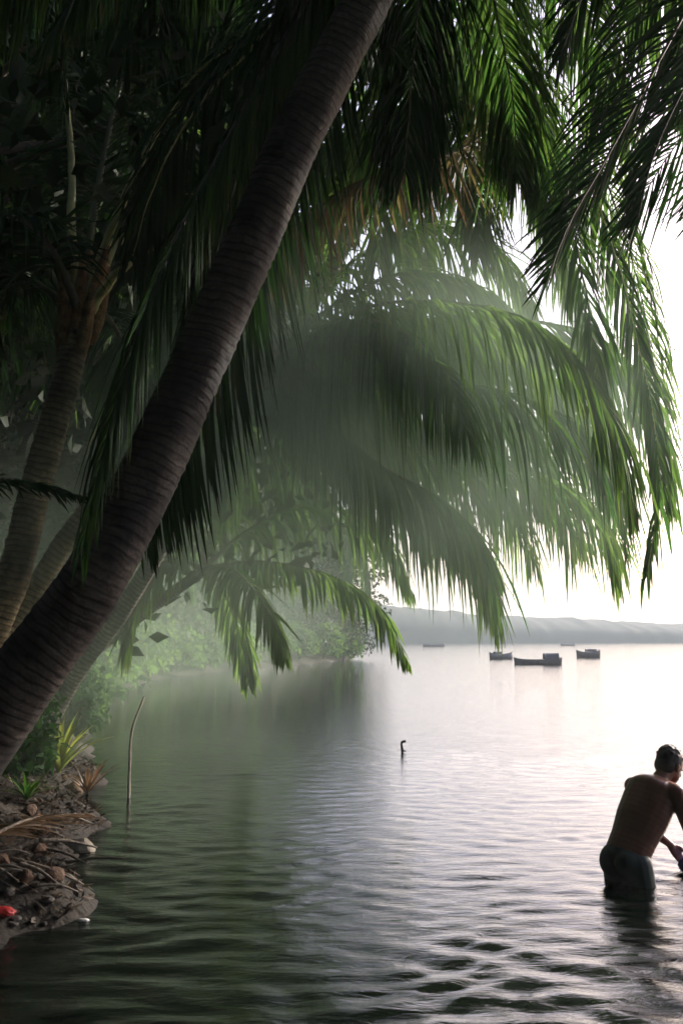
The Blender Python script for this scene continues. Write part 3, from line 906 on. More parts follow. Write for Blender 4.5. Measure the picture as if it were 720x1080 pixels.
tA = tree_proto(9.0, 3.2, 21)
tB = tree_proto(12.0, 3.8, 22, n=6500, size=0.34)
tC = tree_proto(6.0, 2.8, 23, n=5000, size=0.26)
tD = tree_proto(9.0, 3.4, 24, n=16000, size=0.15)
tE = tree_proto(10.0, 6.0, 25, n=20000, size=0.30)  # wide dense crown, made to block sky light from behind the camera
tspots = [
    # near thicket behind the palms on the left
    (3, -7.2, 12.5, 4), (3, -6.9, 11.5, 1), (1, -7.4, 17.0, 4), (1, -8.5, 23.0, 4), (1, -9.5, 15.0, 4), (1, -7.0, 26.0, 4), (1, -9.5, 15.5, 1), (0, -7.4, 18.0, 1), (1, -11, 21, 1),
    (1, -9.3, 27, 1), (3, -7.6, 9.6, 1), (1, -13, 12, 1), (1, -13.5, 18, 1), (1, -6.2, 19.5, 1),
    (3, -8.3, 3.5, 3), (1, -8.5, -2.5, 5), (3, -4.5, -7.0, 5), (1, 1.5, -8.0, 5), (3, 7.5, -7.5, 5), (1, 13, -5.0, 5), (3, -8.3, 7.0, 3), (4, 4.5, -6.5, 3), (4, -1.0, -6.5, 3), (4, -8.8, -0.5, 3), (4, -6.0, -4.5, 3), (4, 10.0, -7.0, 3),  # unseen trees added around the camera to darken its side
    # wooded point
    (1, -10.5, 33, 2), (0, -9.6, 42, 2), (1, -9.0, 50, 2), (2, -7.2, 54.5, 2), (1, -6.8, 60, 2), (0, -4.3, 64, 2), (1, -3.6, 71, 2), (2, -1.0, 70.5, 2),
    (0, -1.2, 76, 2), (1, -4, 80, 2), (1, -12, 56, 2), (1, -9, 68, 2), (1, -14, 40, 2), (1, -15, 30, 2), (2, -8.8, 32, 2), (2, -8.9, 45, 2),
]
used = {}
LAB = {1: ('dark leafy tree packed in the black thicket behind the palms on the left', 'trees of the dark thicket on the left'),
       3: ('unseen tree added beside and behind the viewer to block sky light', 'unseen light-blocking trees added around the viewer'),
       2: ('hazy leafy tree on the wooded point beyond the misty water', 'misty trees on the wooded point')}
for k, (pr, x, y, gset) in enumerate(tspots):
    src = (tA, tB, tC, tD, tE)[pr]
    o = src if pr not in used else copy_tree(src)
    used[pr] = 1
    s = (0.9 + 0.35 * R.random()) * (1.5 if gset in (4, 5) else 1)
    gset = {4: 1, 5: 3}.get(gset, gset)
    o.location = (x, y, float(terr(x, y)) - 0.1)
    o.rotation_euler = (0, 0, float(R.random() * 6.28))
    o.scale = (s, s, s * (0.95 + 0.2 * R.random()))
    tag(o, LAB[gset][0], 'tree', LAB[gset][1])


# ---- shrubs at the water's edge
def shrub(x, y, h, seed, label, mat='shaded_leaf', n=900, size=0.13, group=None, tone=(0, 1)):
    rr = np.random.default_rng(seed)
    z = float(terr(x, y))
    root = empty('shrub', (x, y, z), label, 'shrub', group)
    mb = MB()
    cen, rad = [], []
    for k in range(9):
        az = k * 2.4
        e = np.array([math.cos(az) * h * 0.45 * rr.random(), math.sin(az) * h * 0.45 * rr.random(), h * (0.5 + 0.4 * rr.random())])
        B, _ = catmull([[0, 0, -0.05], e * [0.4, 0.4, 0.55], e], 6)
        tube(mb, B, np.linspace(0.018, 0.006, 6), 5)
        cen.append(e)
        rad.append(h * (0.2 + 0.16 * rr.random()))
        cen.append(e * [1.3, 1.3, 0.5])
        rad.append(h * 0.22)
    mb.build('stem', M['bark'], root)
    lb = MB()
    leaf_cloud(lb, cen, rad, n, size, rr=rr, tone=tone)
    lb.build('foliage', M[mat], root)
    return root


SH = [(float(np.interp(y_, SY, SX)) - o_, y_, h_) for y_, o_, h_ in ((14.2, .3, .6), (14.9, .6, .8), (15.8, .3, 1.1), (17.4, .25, 1.1), (19.2, .3, 1.3), (21.5, .3, 1.4), (23.8, .3, 1.5), (26.5, .3, 1.7), (29.5, .3, 1.8), (32.5, .3, 1.9), (35.5, .3, 2), (38.5, .3, 2), (42, .3, 2.1), (46, .3, 2.2), (50, .3, 2.2))] + [(-2.9, 6.6, .8), (-3.4, 8.2, 1.2), (-3.0, 9.3, .7), (-3.9, 10.6, 1.3), (-4.4, 12.6, 1.4), (-5.2, 14.8, 1.5), (-5.6, 17.6, 1.7),
      (-6.3, 20.6, 1.8), (-7.2, 25, 2.0), (-7.9, 30, 2.2), (-8.4, 35, 2.2), (-8.3, 40, 2.4), (-7.6, 46, 2.3), (-5.6, 52, 2.2), (-4.0, 57, 2.2), (-2.6, 61.5, 2.2),
      (-1.2, 65.5, 2.2), (0.1, 70, 2.0), (0.5, 75, 2.0), (0.2, 79, 2.0)]
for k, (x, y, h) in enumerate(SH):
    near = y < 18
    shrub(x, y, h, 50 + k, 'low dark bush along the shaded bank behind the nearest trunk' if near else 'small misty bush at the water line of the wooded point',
          n=1100, size=0.12 if near else 0.26, mat='shaded_leaf' if near else 'palm_leaf',
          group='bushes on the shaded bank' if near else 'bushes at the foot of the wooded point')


# ------------------------------------------------------------------ bank details
def blade_plant(name, c, n, L, w, mat, label, cat, spread=0.6, seed=1, droop=0.6, el0=0.95, jitter=0.35):
    rr = np.random.default_rng(seed)
    root = empty(name, tuple(c), label, cat)
    for k in range(n):
        az = k * 2.399
        el = el0 * (1 - 0.55 * k / n) + rr.normal() * 0.08
        sp = spine_generic(L * (0.7 + 0.5 * rr.random()), el + 0.3, droop * (1 + rr.random()), n=9, az=az)
        T = nrm(np.gradient(sp, axis=0))
        S = nrm(np.cross(T, UP))
        ww = w * np.interp(np.linspace(0, 1, 9), [0, .3, .7, 1], [.8, 1, .7, .05]) * .5
        nn = np.cross(S, T)
        V = np.stack([sp - S * ww[:, None] + nn * ww[:, None] * .5, sp, sp + S * ww[:, None] + nn * ww[:, None] * .5], 1).reshape(-1, 3)
        i = np.arange(8)[:, None] * 3 + np.arange(2)[None]
        f = np.stack([i, i + 1, i + 4, i + 3], -1).reshape(-1, 4)
        mb = MB()
        tn = np.zeros((len(V), 2))
        tn[:, 0] = rr.random()
        mb.add(V, f, 0, tn)
        mb.build('leaf', M[mat], root)
    return root


def ground_at(px, py, lift=0.0):
    """Walk along the pixel's ray until it meets the bank or the water."""
    for d in np.arange(3.0, 60, 0.02):
        p = P(px, py, d)
        if p[2] <= max(float(terr(p[0], p[1])), 0.0):
            return np.array([p[0], p[1], max(float(terr(p[0], p[1])), 0.0) + lift])
    return P(px, py, 20)


bp = ground_at(62, 815)
blade_plant('spiky_plant', bp, 30, 0.62, 0.055, 'lime_leaf', 'bright yellow green spiky plant on the bank below the nearest trunk', 'plant', seed=4, el0=1.1)
blade_plant('spiky_plant', ground_at(92, 838), 16, 0.4, 0.035, 'dry_leaf', 'withered brown spiky plant beside the bright yellow green one', 'plant', seed=6, el0=0.9)
blade_plant('spiky_plant', ground_at(28, 845), 14, 0.3, 0.03, 'palm_leaf', 'dull green tuft at the left edge under the nearest trunk', 'plant', seed=8, el0=0.9)


def rock(name, c, s, mat, seed, label, cat, group=None, sq=(1, .8, .6), rz=0.0, sub=3, amp=0.18):
    bm = bmesh.new()
    bmesh.ops.create_icosphere(bm, subdivisions=sub, radius=1)
    rr = random.Random(seed)
    ax = [(Vector((rr.uniform(-1, 1), rr.uniform(-1, 1), rr.uniform(-1, 1))).normalized(), rr.uniform(0.55, 0.9)) for _ in range(9)]
    for v in bm.verts:
        co = v.co.copy()
        for a, lim in ax:
            d = co.dot(a)
            if d > lim:
                co -= a * (d - lim) * 0.85
        co *= 1 + amp * 0.3 * math.sin(co.x * 5 + seed) * math.sin(co.y * 6 + seed * 2) * math.sin(co.z * 5)
        v.co = Vector((co.x * sq[0], co.y * sq[1], co.z * sq[2])) * s
    me = bpy.data.meshes.new(name)
    bm.to_mesh(me)
    bm.free()
    me.materials.append(M[mat])
    o = bpy.data.objects.new(name, me)
    o.location = Vector(c) + Vector((0, 0, s * sq[2] * 0.35))
    o.rotation_euler = (0, 0, rz)
    link(o)
    return tag(o, label, cat, group)


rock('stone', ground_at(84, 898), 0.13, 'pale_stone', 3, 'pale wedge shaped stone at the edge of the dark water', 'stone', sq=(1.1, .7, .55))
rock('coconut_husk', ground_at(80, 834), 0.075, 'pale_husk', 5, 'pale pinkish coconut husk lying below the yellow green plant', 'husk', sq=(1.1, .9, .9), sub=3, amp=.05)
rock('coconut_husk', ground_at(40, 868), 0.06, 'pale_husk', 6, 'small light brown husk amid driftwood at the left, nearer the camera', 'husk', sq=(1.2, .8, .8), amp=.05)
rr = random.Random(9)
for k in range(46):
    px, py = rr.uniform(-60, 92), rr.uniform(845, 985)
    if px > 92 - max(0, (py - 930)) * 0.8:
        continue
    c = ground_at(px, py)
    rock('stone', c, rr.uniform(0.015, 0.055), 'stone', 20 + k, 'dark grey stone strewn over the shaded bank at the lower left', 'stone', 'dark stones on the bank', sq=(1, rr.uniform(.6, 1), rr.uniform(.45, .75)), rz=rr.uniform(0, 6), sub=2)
for k in range(9):
    c = ground_at(rr.uniform(-20, 80), rr.uniform(850, 940))
    rock('coconut_husk', c, rr.uniform(0.05, 0.085), 'husk', 80 + k, 'brown coconut husk lying among the dark stones on the bank', 'husk', 'brown husks on the bank', sq=(1.2, .85, .8), rz=rr.uniform(0, 6), amp=.05)


def stick(name, pts, r0, r1, mat, label, cat, group=None, sides=7, twig=None):
    C, _ = catmull(pts, 18)
    mb = MB()
    rad = np.linspace(r0, r1, 18) * (1 + 0.12 * np.sin(np.arange(18) * 1.7))
    tube(mb, C, rad, sides)
    if twig is not None:
        T, _ = catmull(twig, 8)
        tube(mb, T, np.linspace(r1 * 1.2, r1 * 0.5, 8), 5)
    o = mb.build(name, M[mat], None, pts[0])
    o.location = Vector(pts[0])
    return tag(o, label, cat, group)


g0 = ground_at(136, 842)
dd = g0[1]
stick('pole', [g0 - [0, 0, .25], P(137, 800, dd), P(140, 768, dd), P(152, 735, dd * 1.01)], 0.017, 0.010, 'stick', 'thin pale bent stick standing in the water beside the bank', 'stick')
for k in range(12):
    a = ground_at(rr.uniform(-20, 70), rr.uniform(850, 950), 0.03)
    an = rr.uniform(-0.5, 0.9)
    ln = rr.uniform(0.15, 0.45)
    b = a + np.array([math.cos(an) * ln, math.sin(an) * ln, 0])
    b[2] = max(float(terr(b[0], b[1])), 0) + 0.05
    mdl = (a + b) / 2 + [0, 0, 0.02]
    stick('driftwood', [a, mdl, b], rr.uniform(.008, .018), .006, 'driftwood', 'pale driftwood stick strewn over the dark bank', 'driftwood', 'driftwood sticks on the bank')

gA, gB, gC = ground_at(-30, 905, .06), ground_at(30, 880, .10), ground_at(88, 862, .03)
df, _ = catmull([gA, gB, gC], 24)
dmb = MB()
add_frond(dmb, df, leaf=0.28, n=60, droop=0.25, w=0.016, start=0.2, lift=0.05, tone=(0, 1), ragged=0.3, gaps=0.2)
dfo = dmb.build('dead_frond', M['dry_leaf'], None, gA)
dfo.location = Vector(gA)
tag(dfo, 'dead brown palm frond lying across the stones of the dark bank', 'fallen frond')
dmb = MB()
tube(dmb, df, np.linspace(0.022, 0.005, 24), 6, along=False)
dmb.build('midrib', M['driftwood'], dfo, gA)

# red crumpled bag, floating scrap
def blob_cloth(name, c, s, mat, label, cat, seed, flat=0.5, z=0.0):
    bm = bmesh.new()
    bmesh.ops.create_icosphere(bm, subdivisions=4, radius=1)
    rr = random.Random(seed)
    dirs = [(Vector((rr.uniform(-1, 1), rr.uniform(-1, 1), rr.uniform(-1, 1))).normalized(), rr.uniform(6, 14), rr.uniform(0, 6)) for _ in range(7)]
    for v in bm.verts:
        n = v.co.copy()
        k = sum(abs(math.sin(n.dot(d) * f + ph)) for d, f, ph in dirs) / 7
        v.co = Vector((n.x * 1.2, n.y * .8, n.z * flat)) * s * (0.65 + 0.6 * k)
    for f in bm.faces:
        f.smooth = True
    me = bpy.data.meshes.new(name)
    bm.to_mesh(me)
    bm.free()
    me.materials.append(M[mat])
    o = bpy.data.objects.new(name, me)
    o.location = Vector(c) + Vector((0, 0, z))
    link(o)
    return tag(o, label, cat)


blob_cloth('plastic_bag', ground_at(2, 968), 0.055, 'red', 'crumpled red bag at the left edge of the dark bank', 'bag', 3, z=0.02)
blob_cloth('floating_scrap', ground_at(88, 972), 0.028, 'white_scrap', 'tiny white scrap floating on black water by the bank', 'litter', 4, z=0.004, flat=.35)

# leaf litter
mb = MB()
cs = np.stack([R.uniform(-4.5, -1.5, 14000), R.uniform(4.0, 13.0, 14000)], 1)
z = terr(cs[:, 0], cs[:, 1])
ok = z > 0.02
cs, z = cs[ok], z[ok]
n = len(cs)
th = R.random(n) * 6.28
s = (0.012 + 0.06 * R.random(n) ** 2)[:, None]
a = np.stack([np.cos(th), np.sin(th), R.normal(0, .35, n)], 1) * s
b = np.stack([-np.sin(th), np.cos(th), R.normal(0, .35, n)], 1) * s * R.uniform(.15, .4, n)[:, None]
p0 = np.stack([cs[:, 0], cs[:, 1], z + 0.015], 1)
V = np.stack([p0 - a, p0 + b, p0 + a + [0, 0, .01], p0 - b], 1).reshape(-1, 3)
tn = np.zeros((n, 4, 2))
tn[..., 0] = (R.random(n) ** 2)[:, None]
mb.add(V, np.arange(n * 4).reshape(-1, 4), 0, tn.reshape(-1, 2))
M['litter'] = mat_leaf('litter', (0.02, 0.014, 0.008), (0.13, 0.085, 0.045), trans=0.1)
tag(mb.build('leaf_litter', M['litter']), 'fallen brown leaves over the dark bank', 'leaf litter', kind='stuff')

# stake with crook in the bright water
sp0 = np.array([P(424, 790, 14.2)[0], 14.2, 0])
stick('stake', [sp0 - [0, 0, .3], sp0 + [0, 0, 0.03], sp0 + [-.01, 0, .10], sp0 + [0.0, 0, .15], sp0 + [.05, 0, .155]], 0.021, 0.017, 'dark_wood',
      'short dark crooked stake poking out of the bright water', 'stake', twig=[sp0 + [0, 0, .03], sp0 + [.05, 0, .02]])


# ------------------------------------------------------------------ boats
def boat(x, y, L, W, H, mat, label, rz=0.0, cover=None, rider=0, group=None, name='boat'):
    root = empty(name, (x, y, -0.04), label, 'boat', group, rz)
    mb = MB()
    ns, nc = 21, 9
    rows = []
    for i in range(ns):
        t = i / (ns - 1) * 2 - 1
        w = W / 2 * (1 - abs(t) ** 2.6) ** 0.75 + 0.02
        sheer = H * (0.95 + 0.38 * abs(t) ** 3.5)
        row = []
        for j in range(nc):
            a = math.pi * j / (nc - 1)
            row.append([t * L / 2 * (1 - 0.05 * math.sin(a)), -math.cos(a) * w, sheer * (1 - math.sin(a) ** 0.7) - 0.08 * math.sin(a)])
        rows.append(row)
    rows = np.array(rows)
    inner = rows * np.array([0.97, 0.88, 1.0]) + np.array([0, 0, 0.03]) * (rows[..., 2:3] < H * 0.8)
    def fc(n0, flip=False):
        i = np.arange(ns - 1)[:, None] * nc
        j = np.arange(nc - 1)[None]
        a = i + j
        f = np.stack([a, a + 1, a + nc + 1, a + nc], -1).reshape(-1, 4)
        return f[:, ::-1] if flip else f
    mb.add(rows, fc(0))
    mb.add(inner, fc(0, True))
    b0, b1 = 0, ns * nc
    rim = []
    for i in range(ns - 1):
        for j in (0, nc - 1):
            rim.append([b0 + i * nc + j, b0 + (i + 1) * nc + j, b1 + (i + 1) * nc + j, b1 + i * nc + j])
    mb.f.append((np.array(rim), 0))
    mb.build('hull', M[mat], root)
    tb = MB()
    for t in (-0.45, 0.05):
        xx = t * L / 2
        tb_v = np.array([[xx - .1, -W * .42, H * .78], [xx + .1, -W * .42, H * .78], [xx + .1, W * .42, H * .78], [xx - .1, W * .42, H * .78]])
        tb.add(np.vstack([tb_v, tb_v + [0, 0, .03]]), [[0, 1, 2, 3], [7, 6, 5, 4], [0, 4, 5, 1], [1, 5, 6, 2], [2, 6, 7, 3], [3, 7, 4, 0]])
    tb.build('thwart', M['dark_wood'], root, smooth=False)
    if cover:
        cb = MB()
        x0, x1, hh = cover
        arcs = []
        for xx in np.linspace(x0, x1, 7):
            arcs.append([[xx, -math.cos(a) * W * .46, H + hh * math.sin(a) ** .6] for a in np.linspace(0, math.pi, 9)])
        arcs = np.array(arcs)
        i = np.arange(6)[:, None] * 9
        j = np.arange(8)[None]
        a = i + j
        cb.add(arcs, np.stack([a, a + 1, a + 10, a + 9], -1).reshape(-1, 4))
        cb.f.append((np.array([list(range(9))]), 0))
        cb.f.append((np.array([list(range(54, 63))[::-1]]), 0))
        cb.build('canopy', M['tarp'], root)
    return root


boat(P(567, 700, 60)[0], 60, 2.9, 0.8, 0.34, 'hull', 'longest dark boat with a raised cover at its right end', 0.0, cover=(0.35, 1.2, 0.36))
boat(P(528, 694, 75)[0], 75, 1.8, 0.8, 0.42, 'hull_grey', 'small grey boat just left of the longest dark boat', 0.1, cover=(-0.5, 0.0, 0.16))
boat(P(620, 692, 80)[0], 80, 1.9, 0.9, 0.5, 'hull', 'small dark boat to the right of the longest boat', -0.1, cover=(-0.2, 0.6, 0.22))
boat(P(470, 681, 150)[0], 170, 3.8, 1.2, 0.5, 'hull_grey', 'faint grey boat below the hills, leftmost of the distant boats', 0.05)
boat(P(643, 682, 160)[0], 190, 2.8, 1.0, 0.4, 'hull_grey', 'tiny faint boat by the far shore, rightmost of the distant boats', 0.0)


# ------------------------------------------------------------------ person wading
def capsule(bm, p0, r0, p1, r1, seg=14):
    p0, p1 = Vector(p0), Vector(p1)
    ax = (p1 - p0)
    L = ax.length
    q = ax.to_track_quat('Z', 'Y').to_matrix().to_4x4()
    rings = []
    for k in range(5):
        a = -math.pi / 2 + (math.pi / 2) * k / 5
        rings.append((r0 * math.cos(a) if k else 0.001, r0 * math.sin(a)))
    rings += [(r0, 0), (r0 * .5 + r1 * .5, L / 2), (r1, L)]
    for k in range(1, 6):
        a = (math.pi / 2) * k / 5
        rings.append((r1 * math.cos(a) if k < 5 else 0.001, L + r1 * math.sin(a)))
    vs = []
    for r, z in rings:
        vs.append([bm.verts.new(Matrix.Translation(p0) @ q @ Vector((r * math.cos(t), r * math.sin(t), z))) for t in [2 * math.pi * i / seg for i in range(seg)]])
    for a, b in zip(vs, vs[1:]):
        for i in range(seg):
            j = (i + 1) % seg
            bm.faces.new((a[i], a[j], b[j], b[i]))
    bm.faces.new(vs[0][::-1])
    bm.faces.new(vs[-1])


def chain(bm, pts):
    for (a, ra), (b, rb) in zip(pts, pts[1:]):
        capsule(bm, a, ra, b, rb)


def ellipsoid(bm, c, r, rot=None):
    m = Matrix.Translation(Vector(c)) @ (rot.to_4x4() if rot is not None else Matrix.Identity(4)) @ Matrix.Diagonal((*r, 1))
    bmesh.ops.create_uvsphere(bm, u_segments=20, v_segments=14, radius=1, matrix=m)


def remeshed(name, bm, voxel, smooth, mat, parent, label=None):
    me = bpy.data.meshes.new(name + '_src')
    bm.to_mesh(me)
    bm.free()
    o = bpy.data.objects.new(name + '_src', me)
    COL.objects.link(o)
    md = o.modifiers.new('r', 'REMESH')
    md.mode = 'VOXEL'
    md.voxel_size = voxel
    sm = o.modifiers.new('s', 'SMOOTH')
    sm.factor = 0.5
    sm.iterations = smooth
    dg = bpy.context.evaluated_depsgraph_get()
    dg.update()
    me2 = bpy.data.meshes.new_from_object(o.evaluated_get(dg))
    me2.name = name
    bpy.data.objects.remove(o)
    for p in me2.polygons:
        p.use_smooth = True
    me2.materials.clear()
    me2.materials.append(M[mat])
    r = bpy.data.objects.new(name, me2)
    link(r, parent)
    if label:
        r['label'] = label
    return r


# local frame: +X = where the person faces, +Y = their left, Z up, origin on the lake bed under the hips
WD = 0.71      # water depth at the person
hip_px = P(660, 896, 6.8)
person = empty('person', (hip_px[0], 6.8, -WD), 'bare-backed person in dark shorts bending forward, thigh deep in water at the right edge', 'person', rz=math.radians(28))
bm = bmesh.new()
pel = Vector((0, 0, 0.88))
lean = math.radians(30)
tdir = Vector((math.sin(lean), 0, math.cos(lean)))
tdir2 = Vector((math.sin(lean + .3), 0, math.cos(lean + .3)))
waist = pel + tdir * 0.18
chest = waist + tdir * 0.21
neckb = chest + tdir2 * 0.16
rotT = Matrix.Rotation(lean, 3, 'Y')
rotT2 = Matrix.Rotation(lean + 0.2, 3, 'Y')
ellipsoid(bm, pel, (0.115, 0.155, 0.13), rotT)
ellipsoid(bm, pel + Vector((-0.04, 0.07, -0.03)), (0.09, 0.085, 0.11))
ellipsoid(bm, pel + Vector((-0.04, -0.07, -0.03)), (0.09, 0.085, 0.11))
for q in range(15):
    t_ = q / 14
    c_ = pel * (1 - t_) ** 2 + 2 * t_ * (1 - t_) * waist + chest * t_ ** 2 + tdir2 * 0.08 * t_
    rx_ = np.interp(t_, [0, .3, .6, 1], [0.125, 0.13, 0.145, 0.14])
    ry_ = np.interp(t_, [0, .3, .6, .85, 1], [0.165, 0.17, 0.195, 0.205, 0.20])
    ellipsoid(bm, c_, (rx_, ry_, 0.10), Matrix.Rotation(lean + .2 * t_, 3, 'Y'))
ellipsoid(bm, chest + tdir2 * 0.09 + Vector((-0.02, 0, 0)), (0.11, 0.20, 0.11), rotT2)
sh_l = chest + tdir2 * 0.10 + Vector((0.0, 0.195, 0))
sh_r = chest + tdir2 * 0.10 + Vector((0.0, -0.195, 0))
chain(bm, [(sh_l, 0.062), (chest + tdir2 * .13, 0.07), (sh_r, 0.062)])
head = neckb + Vector((0.115, 0.0, 0.105))
chain(bm, [(neckb - tdir2 * .04, 0.07), (neckb + Vector((0.03, 0, 0.04)), 0.056), (head + Vector((-0.03, 0, -0.03)), 0.056)])
# head, looking down to the hands
hp = math.radians(28)
rh = Matrix.Rotation(hp, 3, 'Y')


def H(x, y, z):
    return head + rh @ Vector((x, y, z))


ellipsoid(bm, H(-0.012, 0, 0.028), (0.096, 0.077, 0.09), rh)
ellipsoid(bm, H(0.03, 0, -0.045), (0.062, 0.056, 0.072), rh)
chain(bm, [(H(0.088, 0, 0.012), 0.009), (H(0.106, 0, -0.022), 0.014)])
ellipsoid(bm, H(0.083, 0, -0.062), (0.013, 0.026, 0.007), rh)
ellipsoid(bm, H(0.080, 0, -0.076), (0.013, 0.022, 0.008), rh)
ellipsoid(bm, H(0.070, 0, -0.102), (0.02, 0.022, 0.016), rh)
ellipsoid(bm, H(0.078, 0, 0.03), (0.014, 0.05, 0.010), rh)
for s_ in (1, -1):
    ellipsoid(bm, H(-0.008, s_ * 0.08, -0.012), (0.017, 0.010, 0.032), rh)


def hand(bm, wr, down, fwd, side):
    """Five fingers, slightly curled, from wrist wr. down = finger direction, side = toward the thumb."""
    down, fwd = Vector(down).normalized(), Vector(fwd).normalized()
    side = Vector(side).normalized()
    pc = wr + down * 0.055
    capsule(bm, wr, 0.027, wr + down * .02, 0.027)
    for k in (-1.2, -.4, .4, 1.2):
        capsule(bm, wr + down * .015 + side * k * .012, 0.016, wr + down * .085 + side * k * .018, 0.0145)
    for k, ln in ((1.3, .068), (.45, .078), (-.45, .072), (-1.3, .056)):
        a = wr + down * .09 + side * k * .0195
        b = a + (down * .9 + fwd * .35).normalized() * ln * .45
        c = b + (down * .6 + fwd * .8).normalized() * ln * .33
        d = c + (down * .2 + fwd).normalized() * ln * .25
        chain(bm, [(a, .0098), (b, .009), (c, .0083), (d, .0073)])
    a = wr + down * .025 + side * .024
    b = a + (side * .8 + down * .6 + fwd * .3).normalized() * .042
    c = b + (side * .15 + down * .8 + fwd * .6).normalized() * .036
    d = c + (down * .7 + fwd * .7).normalized() * .024
    chain(bm, [(a, .015), (b, .0125), (c, .0105), (d, .008)])


hands = []
for s_, sh in ((1, sh_l), (-1, sh_r)):
    elb = sh + Vector((0.07 if s_ < 0 else 0.12, s_ * 0.045, -0.27))
    wr = elb + Vector((0.19, -s_ * 0.06, -0.15))
    chain(bm, [(sh, 0.058), (sh * .6 + elb * .4 + Vector((0, s_ * .004, 0)), 0.050), (elb, 0.037)])
    chain(bm, [(elb, 0.037), (elb * .7 + wr * .3, 0.041), (wr, 0.025)])
    dn = (wr - elb).normalized()
    hand(bm, wr, (dn + Vector((0, 0, -.5))), Vector((0, -s_, 0)) * .6 + Vector((-.1, 0, -.3)), Vector((0.8, -s_ * .2, .3)))
    hands.append(wr + Vector((0.06, -s_ * .03, -.08)))
    hipj = pel + Vector((0.0, s_ * 0.095, -0.04))
    knee = Vector((0.06 + (0.03 if s_ > 0 else 0), s_ * 0.125, 0.47))
    ank = Vector((-0.03, s_ * 0.14, 0.08))
    chain(bm, [(hipj, 0.088), (hipj * .5 + knee * .5, 0.074), (knee, 0.053)])
    chain(bm, [(knee, 0.053), (knee * .7 + ank * .3 + Vector((-.015, 0, 0)), 0.056), (ank, 0.036)])
    chain(bm, [(ank, 0.036), (ank + Vector((-.03, 0, -.045)), 0.03)])
    chain(bm, [(ank + Vector((-.02, 0, -.04)), 0.034), (ank + Vector((0.10, s_ * .015, -.05)), 0.030), (ank + Vector((0.17, s_ * .02, -.06)), 0.020)])
body = remeshed('body', bm, 0.007, 5, 'skin', person)

# hair
bm = bmesh.new()
ellipsoid(bm, H(-0.026, 0, 0.040), (0.098, 0.086, 0.092), rh)
ellipsoid(bm, H(-0.05, 0, -0.01), (0.066, 0.078, 0.075), rh)
for k in range(60):
    r_ = random.Random(k)
    u_, v_ = r_.uniform(-2.6, 2.6), r_.uniform(0.1, 1.4)
    d_ = Vector((-math.cos(u_) * math.cos(v_), math.sin(u_) * math.cos(v_), math.sin(v_)))
    c_ = H(-0.028 + d_.x * .092, d_.y * .08, .042 + d_.z * .088)
    ellipsoid(bm, c_, (.013, .013, .011))
remeshed('hair', bm, 0.006, 1, 'hair', person)
# eyes
for s_ in (1, -1):
    bm = bmesh.new()
    ellipsoid(bm, H(0.076, s_ * 0.031, 0.010), (0.010, 0.013, 0.009), rh)
    me = bpy.data.meshes.new('eye')
    bm.to_mesh(me)
    bm.free()
    me.materials.append(M['eye'])
    link(bpy.data.objects.new('eye', me), person)
# shorts
bm = bmesh.new()
ellipsoid(bm, pel + tdir * -.01, (0.127, 0.168, 0.105), rotT)
ellipsoid(bm, pel + Vector((-0.042, 0.07, -0.04)), (0.102, 0.096, 0.115))
ellipsoid(bm, pel + Vector((-0.042, -0.07, -0.04)), (0.102, 0.096, 0.115))
for s_ in (1, -1):
    hipj = pel + Vector((0.0, s_ * 0.095, -0.04))
    knee = Vector((0.06, s_ * 0.125, 0.47))
    chain(bm, [(hipj, 0.097), (hipj * .45 + knee * .55, 0.092)])
remeshed('shorts', bm, 0.008, 3, 'shorts', person)

# blue cloth in the hands, at the water
R3 = Matrix.Rotation(math.radians(28), 3, 'Z')
hc = R3 @ ((hands[0] + hands[1]) / 2) + Vector((hip_px[0], 6.8, -WD))
print('HANDS AT', hc)
blob_cloth('cloth', (hc.x + .02, hc.y, max(hc.z - 0.03, 0.02)), 0.10, 'cloth', 'wet dark blue cloth held down at the water by the bending person', 'cloth', 8, flat=0.7)


